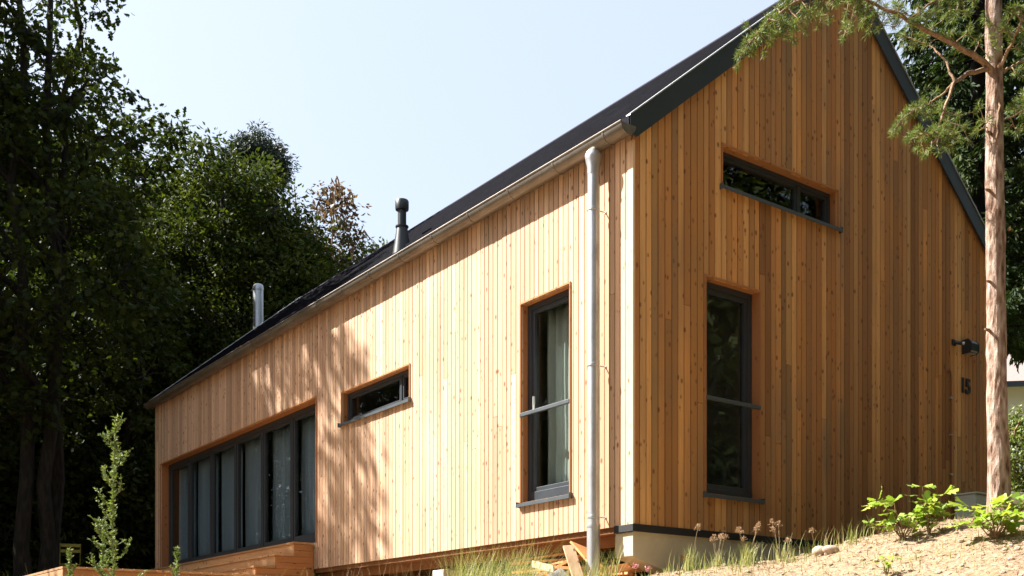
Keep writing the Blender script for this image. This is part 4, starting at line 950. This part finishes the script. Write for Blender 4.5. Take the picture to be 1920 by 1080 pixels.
# loose meadow in front of the long wall
def scatter(n_, px0, px1, Y0, Y1):
    Y = rng.uniform(Y0, Y1, n_); px = rng.uniform(px0, px1, n_); return (px-960)/F*Y, Y
Xs, Ys, Hs = [], [], []
for (n_, px0, px1, Y0, Y1, h) in ((2300, -100, 1120, 6.5, 9.2, .40), (900, 620, 1130, 8.8, 9.7, .40), (1500, 840, 1010, 9.2, 9.9, .72), (350, 1000, 1160, 9.2, 9.7, .5), (500, -100, 600, 8, 12, .55), (350, 1180, 1420, 8.2, 9.1, .10), (700, 1400, 1990, 7.0, 8.8, .08), (160, 1250, 1640, 8.6, 9.3, .22), (600, -200, 300, 13, 20, .4)):
    a, c = scatter(n_, px0, px1, Y0, Y1); Xs.append(a); Ys.append(c); Hs.append(h*(.35+.75*rng.random(n_)))
X = np.concatenate(Xs); Y = np.concatenate(Ys); H = np.concatenate(Hs)
V, Fq, tips = blades(X, Y, H, .0065, .45); tn = np.tile(np.clip(rng.normal(.5, .28, len(X)), 0, 1), 3)
tag(np_mesh('meadow_grass', V, 4, M_grass, faces=Fq, tint=tn), 'mixed green and straw coloured grass along the foot of the long wall', 'grass', kind='stuff')
# dry stalks with feathery heads
a1, c1 = scatter(280, 610, 1130, 8.4, 9.6); a2, c2 = scatter(60, -40, 620, 6.2, 7.6); a3, c3 = scatter(60, 860, 1000, 9, 9.7)
X = np.concatenate([a1, a2, a3]); Y = np.concatenate([c1, c2, c3]); Z = ground(X, Y); want = (HZ-rng.uniform(1018, 1085, len(X)))/F*Y
want[len(a1):len(a1)+60] = (HZ-rng.uniform(1025, 1085, 60))/F*Y[len(a1):len(a1)+60]
H = np.maximum(want-Z, .2); V, Fq, tips = blades(X, Y, H, .0035, .3)
P = []; D = []; Sx = []
top = tips.mean(1)
for i in range(len(X)):
    b0 = np.array([X[i], Y[i], Z[i]]); ax = unit(top[i]-b0)
    n_ = 34; q = rng.random(n_)[:, None]; P.append(top[i]-ax*.10*q+rng.normal(0, .007, (n_, 3))*(.4+q)); D.append(ax*.8+rng.normal(0, .55, (n_, 3))); Sx.append(np.full(n_, .021))
P = np.concatenate(P); D = np.concatenate(D); Sx = np.concatenate(Sx)
V2 = kites(P, D, Sx, .3); nv = len(V); Fq2 = np.arange(len(V2)).reshape(-1, 4)+nv
tag(np_mesh('dry_stalks', np.concatenate([V.reshape(-1, 3), V2]), 4, M_dry, faces=np.concatenate([Fq, Fq2])), 'dry grass stalks with feathery seed heads below the long wall', 'grass', kind='stuff')
# small pink flowers near the corner
for i, (px, py, lb) in enumerate(((1190, 1062, 'pink wildflower left of the two by the concrete beam end'), (1215, 1068, 'pink wildflower right of the two by the concrete beam end'))):
    q = W(px, py, 9.1); g0 = gz(q.x, q.y); root = empty('wildflower', (q.x, q.y, g0), lb, 'flower'); h = q.z-g0
    MB().tube([(0, 0, 0), (.01, 0, h*.6), (0, 0, h)], .002, 5).build('stem', M_stem, root)
    P = np.tile(np.array([[0, 0, h]]), (40, 1))+rng.normal(0, .012, (40, 3)); np_mesh('blossom', kites(P, rng.normal(size=(40, 3))+np.array([0, 0, .6]), .018, .6), 4, M_pink, root)
# litter of needles and bark on the slope
N = 16000; X, Y = scatter(N, 1150, 2050, 6.3, 9.4); Z = ground(X, Y)+.004
D = np.stack([rng.normal(size=N), rng.normal(size=N), rng.normal(0, .25, N)], 1)
tag(np_mesh('needle_litter', kites(np.stack([X, Y, Z], 1), D, .02+.05*rng.random(N)**3, .12, .1), 4, M_litter), 'brown needles and bark crumbs strewn over the sandy slope', 'litter', kind='stuff')
N = 700; X, Y = scatter(N, 1150, 2050, 6.3, 9.4); Z = ground(X, Y)
bm = bmesh.new()
for i in range(N):
    s_ = .006+.02*random.random()**3; bmesh.ops.create_icosphere(bm, subdivisions=1, radius=s_, matrix=Matrix.Translation((X[i], Y[i], Z[i]+s_*.3)) @ Matrix.Diagonal((1, random.uniform(.6, 1.2), .7, 1)))
me = bpy.data.meshes.new('pebbles'); bm.to_mesh(me); bm.free(); me.materials.append(M_stone); o = bpy.data.objects.new('pebbles', me); C.objects.link(o); tag(o, 'small pebbles and clods in the sandy slope', 'pebbles', kind='stuff')
